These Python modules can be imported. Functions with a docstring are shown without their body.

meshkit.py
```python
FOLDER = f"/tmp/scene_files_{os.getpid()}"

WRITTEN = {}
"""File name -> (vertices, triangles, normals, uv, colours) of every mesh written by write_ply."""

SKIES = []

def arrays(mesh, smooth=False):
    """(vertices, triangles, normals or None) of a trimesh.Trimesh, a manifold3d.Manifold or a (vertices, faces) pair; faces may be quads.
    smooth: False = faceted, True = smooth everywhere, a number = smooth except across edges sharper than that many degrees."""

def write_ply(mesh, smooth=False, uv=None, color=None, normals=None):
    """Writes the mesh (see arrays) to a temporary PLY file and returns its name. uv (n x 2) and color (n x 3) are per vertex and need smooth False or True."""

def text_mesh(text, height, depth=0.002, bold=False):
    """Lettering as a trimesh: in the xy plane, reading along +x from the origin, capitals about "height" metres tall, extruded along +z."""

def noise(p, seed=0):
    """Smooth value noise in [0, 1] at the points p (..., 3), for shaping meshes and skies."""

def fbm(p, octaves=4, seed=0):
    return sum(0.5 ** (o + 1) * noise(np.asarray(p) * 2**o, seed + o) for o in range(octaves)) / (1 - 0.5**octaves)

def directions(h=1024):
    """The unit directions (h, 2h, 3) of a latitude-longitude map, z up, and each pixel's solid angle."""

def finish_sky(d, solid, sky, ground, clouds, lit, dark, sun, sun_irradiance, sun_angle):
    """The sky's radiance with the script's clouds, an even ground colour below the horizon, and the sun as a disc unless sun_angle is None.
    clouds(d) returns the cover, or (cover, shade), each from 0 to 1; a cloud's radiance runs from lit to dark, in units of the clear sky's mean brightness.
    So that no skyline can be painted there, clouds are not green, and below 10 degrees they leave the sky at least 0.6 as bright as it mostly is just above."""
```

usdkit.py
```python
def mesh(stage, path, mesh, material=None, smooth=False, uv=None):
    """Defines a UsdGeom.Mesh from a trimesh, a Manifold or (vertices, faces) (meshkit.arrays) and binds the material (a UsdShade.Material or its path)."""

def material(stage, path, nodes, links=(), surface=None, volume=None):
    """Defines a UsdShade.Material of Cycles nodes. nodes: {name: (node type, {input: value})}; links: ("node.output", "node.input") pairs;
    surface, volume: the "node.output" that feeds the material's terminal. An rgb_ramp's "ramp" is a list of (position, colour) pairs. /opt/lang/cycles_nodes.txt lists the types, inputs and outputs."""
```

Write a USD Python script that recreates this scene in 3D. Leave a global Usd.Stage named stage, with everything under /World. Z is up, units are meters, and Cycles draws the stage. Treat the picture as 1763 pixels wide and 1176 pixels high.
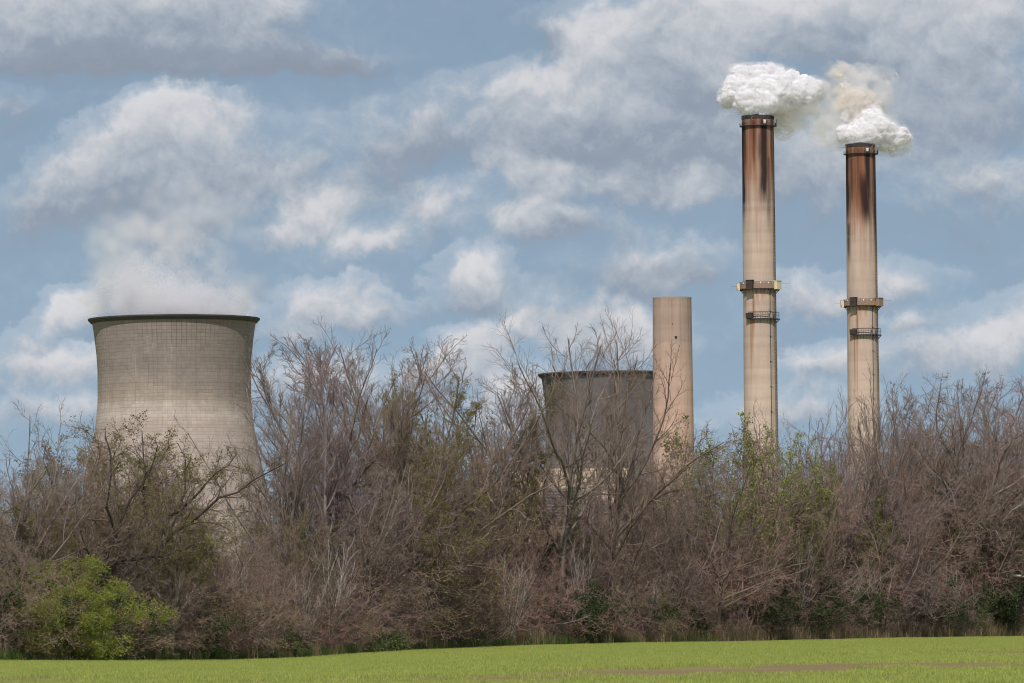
import math
import numpy as np, trimesh, usdkit, meshkit, manifold3d
from pxr import Usd, UsdGeom, UsdLux, UsdShade, Gf, Sdf, Vt

# ------------------------------------------------------------------ camera, sky, sun, exposure
stage = Usd.Stage.CreateInMemory()
UsdGeom.SetStageUpAxis(stage, 'Z'); UsdGeom.SetStageMetersPerUnit(stage, 1.0)
UsdGeom.Xform.Define(stage, '/World'); UsdGeom.Scope.Define(stage, '/World/Looks')
PW, PH, FPX = 1763.0, 1176.0, 9650.0          # size of the photograph and its focal length, in its pixels
CAM = np.array([0.0, 0.0, 1.8])
PITCH, ROLL = math.atan(494 / FPX), math.radians(0.5)
F_ = np.array([0, math.cos(PITCH), math.sin(PITCH)]); U0 = np.array([0, -math.sin(PITCH), math.cos(PITCH)]); R0 = np.array([1.0, 0, 0])
UP = math.cos(ROLL) * U0 + math.sin(ROLL) * R0; RT = math.cos(ROLL) * R0 - math.sin(ROLL) * U0
cam = UsdGeom.Camera.Define(stage, '/World/camera')
cam.CreateHorizontalApertureAttr(36.0); cam.CreateFocalLengthAttr(36.0 * FPX / PW)
cam.CreateClippingRangeAttr(Gf.Vec2f(1.0, 60000.0)); cam.CreateExposureAttr(0.0)
cam.AddTransformOp().Set(Gf.Matrix4d(*RT, 0, *UP, 0, *(-F_), 0, *CAM, 1))

SUN_EL, SUN_AZ = math.radians(52), math.radians(180 + 7)     # behind the camera, a little to the left
SUN = np.array([math.sin(SUN_AZ) * math.cos(SUN_EL), math.cos(SUN_AZ) * math.cos(SUN_EL), math.sin(SUN_EL)])
sun = UsdLux.DistantLight.Define(stage, '/World/sun')
sun.CreateIntensityAttr(1.0); sun.CreateAngleAttr(0.53); sun.CreateNormalizeAttr(True); sun.CreateColorAttr(Gf.Vec3f(1.0, 0.915, 0.85))
sx_ = np.cross([0, 0, 1], SUN); sx_ /= np.linalg.norm(sx_)
sun.AddTransformOp().Set(Gf.Matrix4d(*sx_, 0, *np.cross(SUN, sx_), 0, *SUN, 0, 0, 0, 0, 1))
SKY_STRENGTH = 0.1


def pix(px, py):
    d = F_ + (px - PW / 2) / FPX * RT + (PH / 2 - py) / FPX * UP
    return d


def at(px, py, Y):
    d = pix(px, py)
    return CAM + d * (Y / d[1])


def project(p):
    q = np.asarray(p, float) - CAM
    z = q @ F_
    return PW / 2 + FPX * (q @ RT) / z, PH / 2 - FPX * (q @ UP) / z


class Graph:
    """Collects Cycles nodes with generated names."""
    def __init__(self): self.n, self.l, self.k = {}, [], 0
    def add(self, kind, links=None, **inputs):
        self.k += 1; name = f'n{self.k}'
        self.n[name] = (kind, inputs)
        for b, a in (links or {}).items(): self.l.append((a, f'{name}.{b}'))
        return name
    def math(self, op, a, b=None, c=None, clamp=False):
        inp, links = {'math_type': op, 'use_clamp': clamp}, {}
        for i, v in enumerate((a, b, c)):
            if v is None: continue
            if isinstance(v, str): links[f'value{i + 1}'] = v
            else: inp[f'value{i + 1}'] = float(v)
        return self.add('math', links, **inp) + '.value'
    def smooth(self, v, lo, hi, a=0.0, b=1.0):
        return self.add('map_range', {'value': v}, range_type='smoothstep', from_min=lo, from_max=hi, to_min=a, to_max=b, clamp=True) + '.result'
    def noise(self, vec, scale, detail=3, rough=0.5, **k):
        return self.add('noise_texture', {'vector': vec} if vec else {}, scale=scale, detail=detail, roughness=rough, **k)
    def mapping(self, vec, scale=(1, 1, 1), loc=(0, 0, 0), rot=(0, 0, 0)):
        return self.add('mapping', {'vector': vec}, mapping_type='point', scale=scale, location=loc, rotation=rot) + '.vector'
    def mix(self, fac, a, b, kind='mix'):
        inp, links = {'mix_type': kind, 'use_clamp': False}, {}
        for key, v in (('fac', fac), ('color1', a), ('color2', b)):
            if isinstance(v, str): links[key] = v
            else: inp[key] = v
        return self.add('mix', links, **inp) + '.color'
    def build(self, name, surface=None, volume=None):
        return usdkit.material(stage, '/World/Looks/' + name, self.n, self.l, surface, volume)


def make_sky():
    g = Graph()
    d = g.add('texture_coordinate') + '.generated'
    s = g.add('separate_xyz', {'vector': d})
    x, y, z = (f'{s}.{k}' for k in 'xyz')
    # clear air: the direction is lifted a little, as the air near the horizon was clear and blue that day
    zl = g.math('add', g.math('multiply', g.math('maximum', z, 0.0), 0.85), 0.17)
    lifted = g.add('combine_xyz', {'x': x, 'y': y, 'z': zl}) + '.vector'
    lifted = g.add('vector_math', {'vector1': lifted}, math_type='normalize') + '.vector'
    sky = g.add('sky_texture', {'vector': lifted}, sky_type='single_scattering', sun_disc=False, sun_elevation=SUN_EL, sun_rotation=math.atan2(SUN[0], SUN[1]),
                air_density=1.0, aerosol_density=0.55, ozone_density=1.5, altitude=150.0) + '.color'
    sky = g.add('hsv', {'color': sky}, saturation=SKY_SAT, value=SKY_VAL, hue=0.488, fac=1.0) + '.color'
    # angles round the viewer in units of 0.594 degrees
    u = g.math('multiply', g.math('arctan2', x, y), 96.5)
    v = g.math('multiply', g.math('arcsine', z), 96.5)
    uv = g.add('combine_xyz', {'x': u, 'y': v}) + '.vector'
    # puffy edges: two scales of warp
    w1 = g.noise(uv, 0.55, 3, 0.55); w2 = g.noise(uv, 1.7, 6, 0.62)
    def off(wn, a):
        c = g.add('vector_math', {'vector1': wn + '.color'}, math_type='subtract', vector2=(0.5, 0.5, 0.5)) + '.vector'
        return g.add('vector_math', {'vector1': c}, math_type='multiply', vector2=(a, a * 0.7, 0)) + '.vector'
    warp1 = g.add('vector_math', {'vector1': uv, 'vector2': off(w1, 1.1)}, math_type='add') + '.vector'
    warp = g.add('vector_math', {'vector1': warp1, 'vector2': off(w2, 0.95)}, math_type='add') + '.vector'
    cover, tone = None, None
    for (px, py, rx, ry, amount, lift, rot) in CLOUDS:
        cu, cv = (px - PW / 2) / 100, (1082 - py) / 100
        rel = g.add('vector_math', {'vector1': warp}, math_type='subtract', vector2=(cu, cv, 0)) + '.vector'
        if rot: rel = g.add('vector_rotate', {'vector': rel}, rotate_type='z_axis', angle=-math.radians(rot)) + '.vector'
        m = g.add('vector_math', {'vector1': rel}, math_type='multiply', vector2=(100 / rx / 1.6, 100 / ry / 1.6, 0)) + '.vector'
        w = g.math('multiply', g.add('gradient_texture', {'vector': m}, gradient_type='quadratic_sphere') + '.fac', amount * 2.2)
        my = g.add('separate_xyz', {'vector': m}) + '.y'
        t = g.math('multiply', w, g.math('multiply_add', my, 0.85, lift))
        cover = w if cover is None else g.math('add', cover, w)
        tone = t if tone is None else g.math('add', tone, t)
    # the rest of the sky: a layer of clouds in perspective
    zz = g.math('add', g.math('maximum', z, 0.0), 0.09)
    lay = g.add('combine_xyz', {'x': g.math('divide', x, zz), 'y': g.math('divide', y, zz)}) + '.vector'
    ln = g.noise(lay, 1.1, 5, 0.58)
    general = g.smooth(ln + '.fac', 0.50, 0.68)
    away = g.math('maximum', g.smooth(g.math('absolute', u), 10.5, 14), g.smooth(v, 12.0, 16.0))
    general = g.math('multiply', general, away)
    fine = g.noise(warp1, 1.15, 9, 0.61); lifted_uv = g.add('vector_math', {'vector1': warp1}, math_type='add', vector2=(-0.05, 0.20, 0)) + '.vector'; fine_up = g.noise(lifted_uv, 1.15, 9, 0.61); fine2 = g.noise(g.mapping(uv, (0.6, 1.3, 1), (7, 3, 0)), 0.7, 5, 0.55)
    body = g.math('add', cover, g.math('multiply', g.math('subtract', fine + '.fac', 0.5), 1.45))
    body = g.math('add', body, g.math('multiply', g.math('subtract', fine2 + '.fac', 0.5), 0.7))
    alpha = g.math('add', g.math('multiply', g.smooth(body, 0.08, 0.72), 0.66), g.smooth(body, -0.85, 0.45, 0.0, 0.34))
    tone = g.math('divide', tone, g.math('maximum', cover, 0.05))
    tone = g.math('add', tone, g.math('multiply', g.math('subtract', fine + '.fac', fine_up + '.fac'), 1.35))
    tone = g.math('add', tone, g.math('multiply', g.math('subtract', w1 + '.fac', 0.5), 0.9))
    gt = g.math('multiply_add', ln + '.fac', -2.2, 1.8)
    tone = g.add('mix_float', {'fac': away, 'a': tone, 'b': gt}) + '.result'
    alpha = g.math('maximum', g.math('multiply', alpha, g.math('subtract', 1.0, away)), g.math('multiply', general, 0.9))
    tone = g.math('multiply_add', tone, 0.58, 0.24)
    col = g.add('rgb_ramp', {'fac': tone}, ramp=[(0.0, tuple(0.9 * c for c in CLOUD_DARK)), (0.25, CLOUD_DARK), (0.47, CLOUD_MID), (0.75, CLOUD_LIT), (1.0, tuple(1.1 * c for c in CLOUD_LIT))]) + '.color'
    alpha = g.math('multiply', alpha, g.smooth(z, -0.002, 0.004))
    out = g.mix(alpha, sky, col)
    b = g.add('background_shader', {'color': out}, strength=SKY_STRENGTH)
    mat = g.build('sky', b + '.background')
    dome = UsdLux.DomeLight.Define(stage, '/World/sky')
    UsdShade.MaterialBindingAPI.Apply(dome.GetPrim()).Bind(mat)
    dome.GetPrim().SetCustomDataByKey('kind', 'structure')


SKY_SAT, SKY_VAL = 0.84, 0.90
CLOUD_DARK, CLOUD_MID, CLOUD_LIT = (2.95, 3.5, 4.35), (4.2, 4.7, 5.35), (6.4, 6.45, 6.75)
# px, py, half width, half height, amount, tone lift, turn
CLOUDS = [
    (120, 5, 300, 50, 0.9, 0.55, 0), (180, 82, 320, 52, 1.15, 0.0, 0), (370, 92, 190, 38, 0.8, -0.02, -3), (560, 108, 90, 22, 0.55, -0.15, 0), (420, 20, 150, 40, 0.5, 0.3, 0),
    (320, 205, 85, 55, 0.8, 0.75, 0), (230, 250, 150, 55, 0.7, 0.6, 22), (240, 300, 190, 60, 0.55, 0.15, 12), (80, 350, 110, 50, 0.4, 0.1, 20), (20, 190, 60, 40, 0.25, 0.1, 10),
    (460, 300, 260, 90, 0.32, 0.3, 10), (330, 360, 140, 80, 0.45, 0.45, 0), (690, 250, 140, 80, 0.30, 0.2, 20),
    (560, 370, 75, 48, 0.62, 0.8, 35), (650, 410, 70, 30, 0.55, 0.7, 5), (730, 360, 110, 45, 0.42, 0.55, 8), (480, 415, 60, 22, 0.35, 0.6, 0),
    (810, 468, 62, 45, 0.8, 0.75, 12), (800, 520, 110, 25, 0.35, 0.15, 8), (915, 308, 85, 48, 0.85, 0.72, 0), (905, 385, 100, 35, 0.45, 0.45, 0),
    (1040, 100, 75, 75, 0.8, 0.62, 0), (960, 170, 150, 60, 0.9, 0.6, 0), (1110, 190, 130, 45, 0.8, 0.5, -5), (1000, 240, 240, 55, 0.75, 0.1, 0), (950, 60, 70, 45, 0.35, 0.1, 0),
    (1170, 105, 120, 75, 1.0, 0.30, -10), (1190, 160, 150, 45, 0.8, -0.02, 0), (1290, 35, 190, 60, 0.95, 0.7, 0), (1480, 50, 200, 75, 0.8, 0.42, 0), (1690, 45, 160, 80, 0.8, 0.45, 0), (1200, 240, 190, 60, 0.6, 0.0, 0), (1560, 120, 160, 60, 0.5, 0.15, 0),
    (1130, 320, 170, 50, 0.45, 0.3, 0), (1420, 300, 170, 90, 0.5, 0.28, 0), (1640, 190, 190, 90, 0.55, 0.3, 0), (1700, 330, 140, 80, 0.38, 0.4, 0), (1200, 330, 60, 35, 0.5, 0.6, 0),
    (1400, 520, 110, 45, 0.55, 0.55, 0), (1560, 500, 90, 35, 0.4, 0.5, 0), (1080, 470, 120, 50, 0.4, 0.2, 0), (1000, 400, 120, 40, 0.35, 0.3, 0), (1180, 480, 90, 60, 0.35, 0.2, 0),
    (1440, 640, 110, 40, 0.45, 0.6, 12), (1730, 600, 95, 60, 0.72, 0.7, 25), (1600, 610, 110, 50, 0.4, 0.55, 15), (1560, 560, 60, 22, 0.35, 0.55, 15),
    (890, 560, 35, 26, 0.75, 0.85, 0), (830, 590, 85, 45, 0.8, 0.72, 20), (780, 640, 90, 40, 0.6, 0.55, 0), (1060, 580, 110, 60, 0.75, 0.6, 0), (960, 540, 120, 40, 0.35, 0.35, 0),
    (90, 625, 110, 38, 0.8, 0.68, 0), (130, 525, 50, 34, 0.65, 0.8, 25), (60, 575, 60, 30, 0.4, 0.6, 15), (560, 505, 80, 34, 0.5, 0.65, 5), (500, 560, 90, 40, 0.4, 0.45, 0), (620, 540, 90, 35, 0.35, 0.4, 0),
    (60, 700, 110, 40, 0.45, 0.5, 0), (560, 660, 140, 50, 0.4, 0.5, 0), (1360, 720, 140, 40, 0.4, 0.55, 0), (900, 700, 120, 60, 0.6, 0.6, 0),
]
make_sky()

# ------------------------------------------------------------------ helpers
taken = {}


def numbered(path):
    n = taken.get(path, -1) + 1; taken[path] = n
    return path if n == 0 else f'{path}_{n:03d}'


def tag(prim, label=None, cat=None, group=None, kind=None):
    for k, v in (('label', label), ('category', cat), ('group', group), ('kind', kind)):
        if v: prim.SetCustomDataByKey(k, v)
    return prim


def obj(name, mesh, mat, parent=None, smooth=False, prim_vars=None):
    path = numbered((parent.GetPath().pathString if parent else '/World') + '/' + name)
    m = usdkit.mesh(stage, path, mesh, mat, smooth=smooth)
    for k, a in (prim_vars or {}).items():
        a = np.asarray(a, np.float32)
        pv = UsdGeom.PrimvarsAPI(m)
        if a.ndim == 2: pv.CreatePrimvar(k, Sdf.ValueTypeNames.Float3Array, 'vertex').Set(Vt.Vec3fArray.FromNumpy(a))
        else: pv.CreatePrimvar(k, Sdf.ValueTypeNames.FloatArray, 'vertex').Set(Vt.FloatArray.FromNumpy(a))
    return m.GetPrim()


def thing(name, loc=(0, 0, 0), rz=0.0, scale=None, label=None, cat=None, group=None, kind=None):
    x = UsdGeom.Xform.Define(stage, numbered('/World/' + name))
    x.AddTranslateOp().Set(Gf.Vec3d(*map(float, loc))); x.AddRotateZOp().Set(math.degrees(rz))
    if scale is not None: x.AddScaleOp().Set(Gf.Vec3f(*scale) if np.ndim(scale) else Gf.Vec3f(scale, scale, scale))
    return tag(x.GetPrim(), label, cat, group, kind)


cat_ = trimesh.util.concatenate


def box(sx, sy, sz, c=(0, 0, 0), rz=0.0):
    m = trimesh.creation.box((sx, sy, sz))
    if rz: m.apply_transform(trimesh.transformations.rotation_matrix(rz, (0, 0, 1)))
    return m.apply_translation(c)


def rod(a, b, r, n=6):
    return trimesh.creation.cylinder(r, segment=(a, b), sections=n)


def lathe(profile, n=96, a0=0.0, a1=2 * math.pi):
    """profile: closed or open (r, z) list, turned from angle a0 to a1."""
    p = np.asarray(profile, float); full = abs(a1 - a0 - 2 * math.pi) < 1e-6
    k = n if full else n + 1
    a = a0 + (a1 - a0) * np.arange(k) / n
    v = np.stack([p[None, :, 0] * np.cos(a)[:, None], p[None, :, 0] * np.sin(a)[:, None], np.broadcast_to(p[None, :, 1], (k, len(p)))], -1).reshape(-1, 3)
    i, j = np.meshgrid(np.arange(n), np.arange(len(p) - 1), indexing='ij')
    i2 = (i + 1) % k
    A, B, C, D = i * len(p) + j, i2 * len(p) + j, i2 * len(p) + j + 1, i * len(p) + j + 1
    f = np.concatenate([np.stack([A, B, C], -1).reshape(-1, 3), np.stack([A, C, D], -1).reshape(-1, 3)])
    m = trimesh.Trimesh(v, f, process=False)
    return m


def ring_box(r0, r1, z0, z1, n=72, a0=0.0, a1=2 * math.pi):
    m = lathe([(r0, z0), (r1, z0), (r1, z1), (r0, z1), (r0, z0)], n, a0, a1)
    if a1 - a0 < 6.2:   # close the ends
        caps = []
        for a in (a0, a1):
            c, s = math.cos(a), math.sin(a)
            v = [(r * c, r * s, z) for r, z in ((r0, z0), (r1, z0), (r1, z1), (r0, z1))]
            caps.append(trimesh.Trimesh(v, [(0, 1, 2), (0, 2, 3)], process=False))
        m = cat_([m] + caps)
    return m


def plain(name, col, rough=0.85, var=0.25, scale=1.0, rand=0.0, spec=0.25, bump=0.0):
    g = Graph()
    p = g.add('texture_coordinate') + '.object'
    n = g.noise(p, scale, 4, 0.6)
    f = g.math('multiply_add', g.math('subtract', n + '.fac', 0.5), var * 2, 1.0)
    if rand:
        r = g.add('object_info') + '.random'
        f = g.math('multiply', f, g.math('multiply_add', r, rand * 2, 1 - rand))
    c = g.mix(1.0, tuple(col), g.add('combine_xyz', {'x': f, 'y': f, 'z': f}) + '.vector', 'multiply')
    b = g.add('principled_bsdf', {'base_color': c}, roughness=rough, specular_ior_level=spec)
    if bump:
        bp = g.add('bump', {'height': n + '.fac'}, strength=bump, distance=0.1)
        g.l.append((bp + '.normal', b + '.normal'))
    return g.build(name, b + '.BSDF')


def painted(name, fine=(1, 1, 1), amount=0.25, extra=None, rough=0.9):
    """Concrete whose colour, weathering, stains and painted cloud shade come from the mesh's 'tint', with fine streaks on top."""
    g = Graph()
    t = g.add('attribute', attribute='tint') + '.color'
    p = g.add('texture_coordinate') + '.object'
    n = g.noise(g.mapping(p, fine), 1.0, 5, 0.65); n2 = g.noise(p, 0.9, 4, 0.6)
    f = g.math('add', g.math('multiply_add', g.math('subtract', n + '.fac', 0.5), amount * 2, 1.0), g.math('multiply', g.math('subtract', n2 + '.fac', 0.5), amount))
    c = g.mix(1.0, t, g.add('combine_xyz', {'x': f, 'y': f, 'z': f}) + '.vector', 'multiply')
    b = g.add('principled_bsdf', {'base_color': c}, roughness=rough, specular_ior_level=0.15)
    bp = g.add('bump', {'height': n2 + '.fac'}, strength=0.25, distance=0.15)
    g.l.append((bp + '.normal', b + '.normal'))
    return g.build(name, b + '.BSDF')


def sstep(x, a, b):
    t = np.clip((np.asarray(x, float) - a) / (b - a), 0, 1)
    return t * t * (3 - 2 * t)


# ------------------------------------------------------------------ ground
EDGE_PX = np.array([-300, 0, 400, 500, 580, 784, 920, 1080, 1180, 1500, 1763, 2100.])
EDGE_PY = np.array([1141, 1140, 1138, 1134, 1130, 1119, 1113, 1109, 1107, 1101, 1097, 1092.])


def edge_depth(px): return 340 + 200 * np.asarray(px, float) / PW       # metres to the edge of the field along a pixel column


EDGE_TH = np.array([at(a, b, edge_depth(a))[0] / edge_depth(a) for a, b in zip(EDGE_PX, EDGE_PY)])
EDGE_Z = np.array([at(a, b, edge_depth(a))[2] for a, b in zip(EDGE_PX, EDGE_PY)])


def edge_y_at(x, y):
    th = np.asarray(x, float) / np.maximum(y, 1)
    return np.interp(th, EDGE_TH, edge_depth(EDGE_PX))


def ground_z(x, y):
    x, y = np.asarray(x, float), np.asarray(y, float)
    th = x / np.maximum(y, 1)
    zl, yl = np.interp(th, EDGE_TH, EDGE_Z), np.interp(th, EDGE_TH, edge_depth(EDGE_PX))
    z = zl * sstep(y, 120, 1.0 * yl) * (1 - sstep(y, 700, 1100))
    near = (1 - sstep(y, 500, 700)) * sstep(y, 60, 130)
    return z + near * 0.10 * (meshkit.fbm(np.stack([x / 18, y / 26, 0 * x], -1), 3, 5) - 0.5)


SOIL = [((660, 1173), (1180, 1160), 6, 7.0), ((1180, 1157), (1500, 1144), 7, 8.0), ((1650, 1150), (1763, 1146), 5, 5.0), ((1690, 1125), (1763, 1122), 6, 6.0), ((-40, 1173), (110, 1170), 6, 6.0), ((1000, 1172), (1500, 1166), 5, 5.0)]


def on_ground(px, py):
    d = pix(px, py); Y = 1.7 * FPX / max(py - (1082 - (px - 881) * 0.00873), 8)
    for _ in range(12):
        p = CAM + d * (Y / d[1]); Y *= 1 - 0.5 * (ground_z(p[0], p[1]) - p[2]) / max(CAM[2] - float(ground_z(p[0], p[1])), 0.3)
    return CAM + d * (Y / d[1])


def soil_at(x, y):
    x, y = np.asarray(x, float), np.asarray(y, float)
    out = np.zeros_like(x)
    for a, b, half, w in SOIL:
        A, B = on_ground(*a)[:2], on_ground(*b)[:2]
        d = B - A; L2 = d @ d
        t = np.clip(((x - A[0]) * d[0] + (y - A[1]) * d[1]) / L2, 0, 1)
        dist = np.hypot(x - A[0] - t * d[0], y - A[1] - t * d[1])
        out = np.maximum(out, np.exp(-(dist / w) ** 2))
    n = meshkit.fbm(np.stack([x / 3.0, y / 9.0, 0 * x], -1), 4, 11)
    return np.clip(out * 1.1 + (n - 0.5) * 1.5 * (0.12 + out) , 0, 1)


def build_ground():
    xs = np.unique(np.concatenate([np.linspace(-14000, -150, 24), np.linspace(-150, -62, 22), np.arange(-62, 76, 2.0), np.linspace(76, 170, 22), np.linspace(170, 14000, 24)]))
    ys = np.unique(np.concatenate([np.linspace(-3000, 0, 8), np.linspace(0, 150, 12), np.arange(150, 620, 3.0), np.linspace(620, 1200, 30), np.linspace(1200, 26000, 26)]))
    X, Y = np.meshgrid(xs, ys, indexing='ij')
    Z = ground_z(X, Y)
    v = np.stack([X, Y, Z], -1).reshape(-1, 3)
    n = len(ys); i, j = np.meshgrid(np.arange(len(xs) - 1), np.arange(n - 1), indexing='ij')
    A = i * n + j
    f = np.concatenate([np.stack([A, A + n, A + n + 1], -1).reshape(-1, 3), np.stack([A, A + n + 1, A + 1], -1).reshape(-1, 3)])
    soil = soil_at(v[:, 0], v[:, 1]) * sstep(v[:, 1], 140, 160)
    wood = sstep(v[:, 1] - edge_y_at(v[:, 0], v[:, 1]), -1.0, 3.0) * (1 - sstep(v[:, 1], 800, 1200))
    g = Graph()
    pos = g.add('geometry') + '.position'
    s = g.add('attribute', attribute='soil') + '.fac'; w = g.add('attribute', attribute='wood') + '.fac'
    n1 = g.noise(g.mapping(pos, (0.5, 0.2, 0.5)), 1.0, 5, 0.6); n2 = g.noise(pos, 6.0, 4, 0.6)
    green = g.mix(g.smooth(n1 + '.fac', 0.3, 0.7), (0.25, 0.27, 0.08), (0.32, 0.33, 0.11))
    green = g.mix(g.smooth(n2 + '.fac', 0.35, 0.75), green, (0.17, 0.145, 0.065))
    brown = g.mix(n2 + '.fac', (0.17, 0.122, 0.060), (0.25, 0.19, 0.10))
    litter = g.mix(n2 + '.fac', (0.07, 0.048, 0.03), (0.14, 0.10, 0.065))
    c = g.mix(s, green, brown); c = g.mix(w, c, litter)
    b = g.add('principled_bsdf', {'base_color': c}, roughness=0.95, specular_ior_level=0.1)
    o = obj('field', trimesh.Trimesh(v, f, process=False), g.build('field', b + '.BSDF'), smooth=True, prim_vars={'soil': soil, 'wood': wood})
    tag(o, 'flat green field of young crop with streaks of bare brown soil', kind='structure')


build_ground()


def concrete_noise(a, z, sa, sz, seed, oct=4):
    """fbm on a cylinder: a in radians, z in metres."""
    return meshkit.fbm(np.stack([np.cos(a) * sa, np.sin(a) * sa, z / sz], -1), oct, seed)


# ------------------------------------------------------------------ cooling towers
def tower_profile(scale):
    ypx = np.array([549, 552, 560, 590, 616, 645, 680, 710, 740, 774, 820, 900, 990, 1085.])
    hw = np.array([142.5, 141.8, 140.2, 136.0, 133.3, 132.0, 132.0, 134.0, 137.8, 144.5, 153.0, 167.5, 184.0, 201.5])
    z = (1087 - ypx) / 4.68; r = hw / 4.68
    from scipy.interpolate import PchipInterpolator
    return PchipInterpolator(z[::-1], r[::-1]), z[0]


CONC = painted('weathered_shaded_concrete', (1.2, 1.2, 0.25), 0.20)  # real weathering, plus cloud shade painted into the far tower
DARK_STEEL = plain('dark_steel', (0.05, 0.05, 0.055), 0.6, 0.3, 2.0)
INSIDE = plain('tower_inside', (0.13, 0.125, 0.12), 0.95, 0.3, 0.3)


def panel_shell(rf, z0, z1, ncol, nrow, tint, joint=0.09, deep=0.06, col_mask=None):
    """A shell of separate cast panels: each panel is proud of its recessed joints."""
    zs = np.linspace(z0, z1, nrow + 1); aa = np.linspace(0, 2 * math.pi, ncol + 1)
    V, Fc, T = [], [], []
    I, J = np.meshgrid(np.arange(ncol), np.arange(nrow), indexing='ij'); I, J = I.ravel(), J.ravel()
    a0, a1, zz0, zz1 = aa[I], aa[I + 1], zs[J], zs[J + 1]
    def corner(a, z, rd): r = rf(z) + rd; return np.stack([r * np.cos(a), r * np.sin(a), z], -1)
    da = joint / rf((zz0 + zz1) / 2); dz = joint * 0.8
    am, zm = (a0 + a1) / 2, (zz0 + zz1) / 2
    verts = [corner(a0, zz0, -deep), corner(a1, zz0, -deep), corner(a1, zz1, -deep), corner(a0, zz1, -deep),
             corner(a0 + da, zz0 + dz, 0), corner(a1 - da, zz0 + dz, 0), corner(a1 - da, zz1 - dz, 0), corner(a0 + da, zz1 - dz, 0)]
    v = np.stack(verts, 1)                                        # panels x 8 x 3
    quads = [(0, 1, 5, 4), (1, 2, 6, 5), (2, 3, 7, 6), (3, 0, 4, 7), (4, 5, 6, 7)]
    tri = np.array([(q[0], q[1], q[2]) for q in quads] + [(q[0], q[2], q[3]) for q in quads])
    f = (np.arange(len(I))[:, None, None] * 8 + tri[None]).reshape(-1, 3)
    c = np.stack([tint(a, z, rim) for a, z, rim in
                  ((a0, zz0, 1), (a1, zz0, 1), (a1, zz1, 1), (a0, zz1, 1), (a0 + da, zz0 + dz, 0), (a1 - da, zz0 + dz, 0), (a1 - da, zz1 - dz, 0), (a0 + da, zz1 - dz, 0))], 1)
    c[:, 1], c[:, 2] = (c[:, 1] + c[:, 5]) / 2, (c[:, 2] + c[:, 6]) / 2
    rnd = np.random.default_rng(3).normal(1, 0.035, (len(I), 1, 1))
    return trimesh.Trimesh(v.reshape(-1, 3), f, process=False), np.clip(c * rnd, 0.01, 0.9).reshape(-1, 3)


def front(a):
    """how far an angle lies from the side that faces the camera (-y), signed, + to the right."""
    return (a + math.pi / 2 + math.pi) % (2 * math.pi) - math.pi


def tower(name, px, py_rim, Y, tint, label, ncol=102, nrow=90):
    s = FPX / Y / 4.68 * 4.68
    rf, top = tower_profile(1)
    c = at(px, py_rim, Y)
    H = c[2]
    k = H / top
    rr = lambda z: rf(np.clip(z / k, 0, top))
    t = thing(name, (c[0], Y, 0), 0, None, label, 'cooling tower')
    m, col = panel_shell(rr, 0.0, H - 1.6, ncol, nrow, lambda a, z, j: tint(a, z, j, H))
    p = obj('shell', m, CONC, t, prim_vars={'tint': col})
    zz = np.linspace(0, H - 0.6, 40)
    inner = lathe([(rr(z) - 0.9, z) for z in zz], 96); inner.invert()
    obj('inner_wall', inner, INSIDE, t, smooth=True)
    r = rr(H)
    lip = lathe([(r - 1.2, H - 1.7), (r + 0.1, H - 1.7), (r + 1.1, H - 0.65), (r + 1.2, H - 0.55), (r + 1.2, H), (r - 1.2, H), (r - 1.2, H - 1.7)], 144)
    obj('rim', lip, RIM, t, smooth=25)
    return t, c, rr


RIM = plain('rim_concrete', (0.055, 0.052, 0.05), 0.9, 0.3, 0.4)


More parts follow.
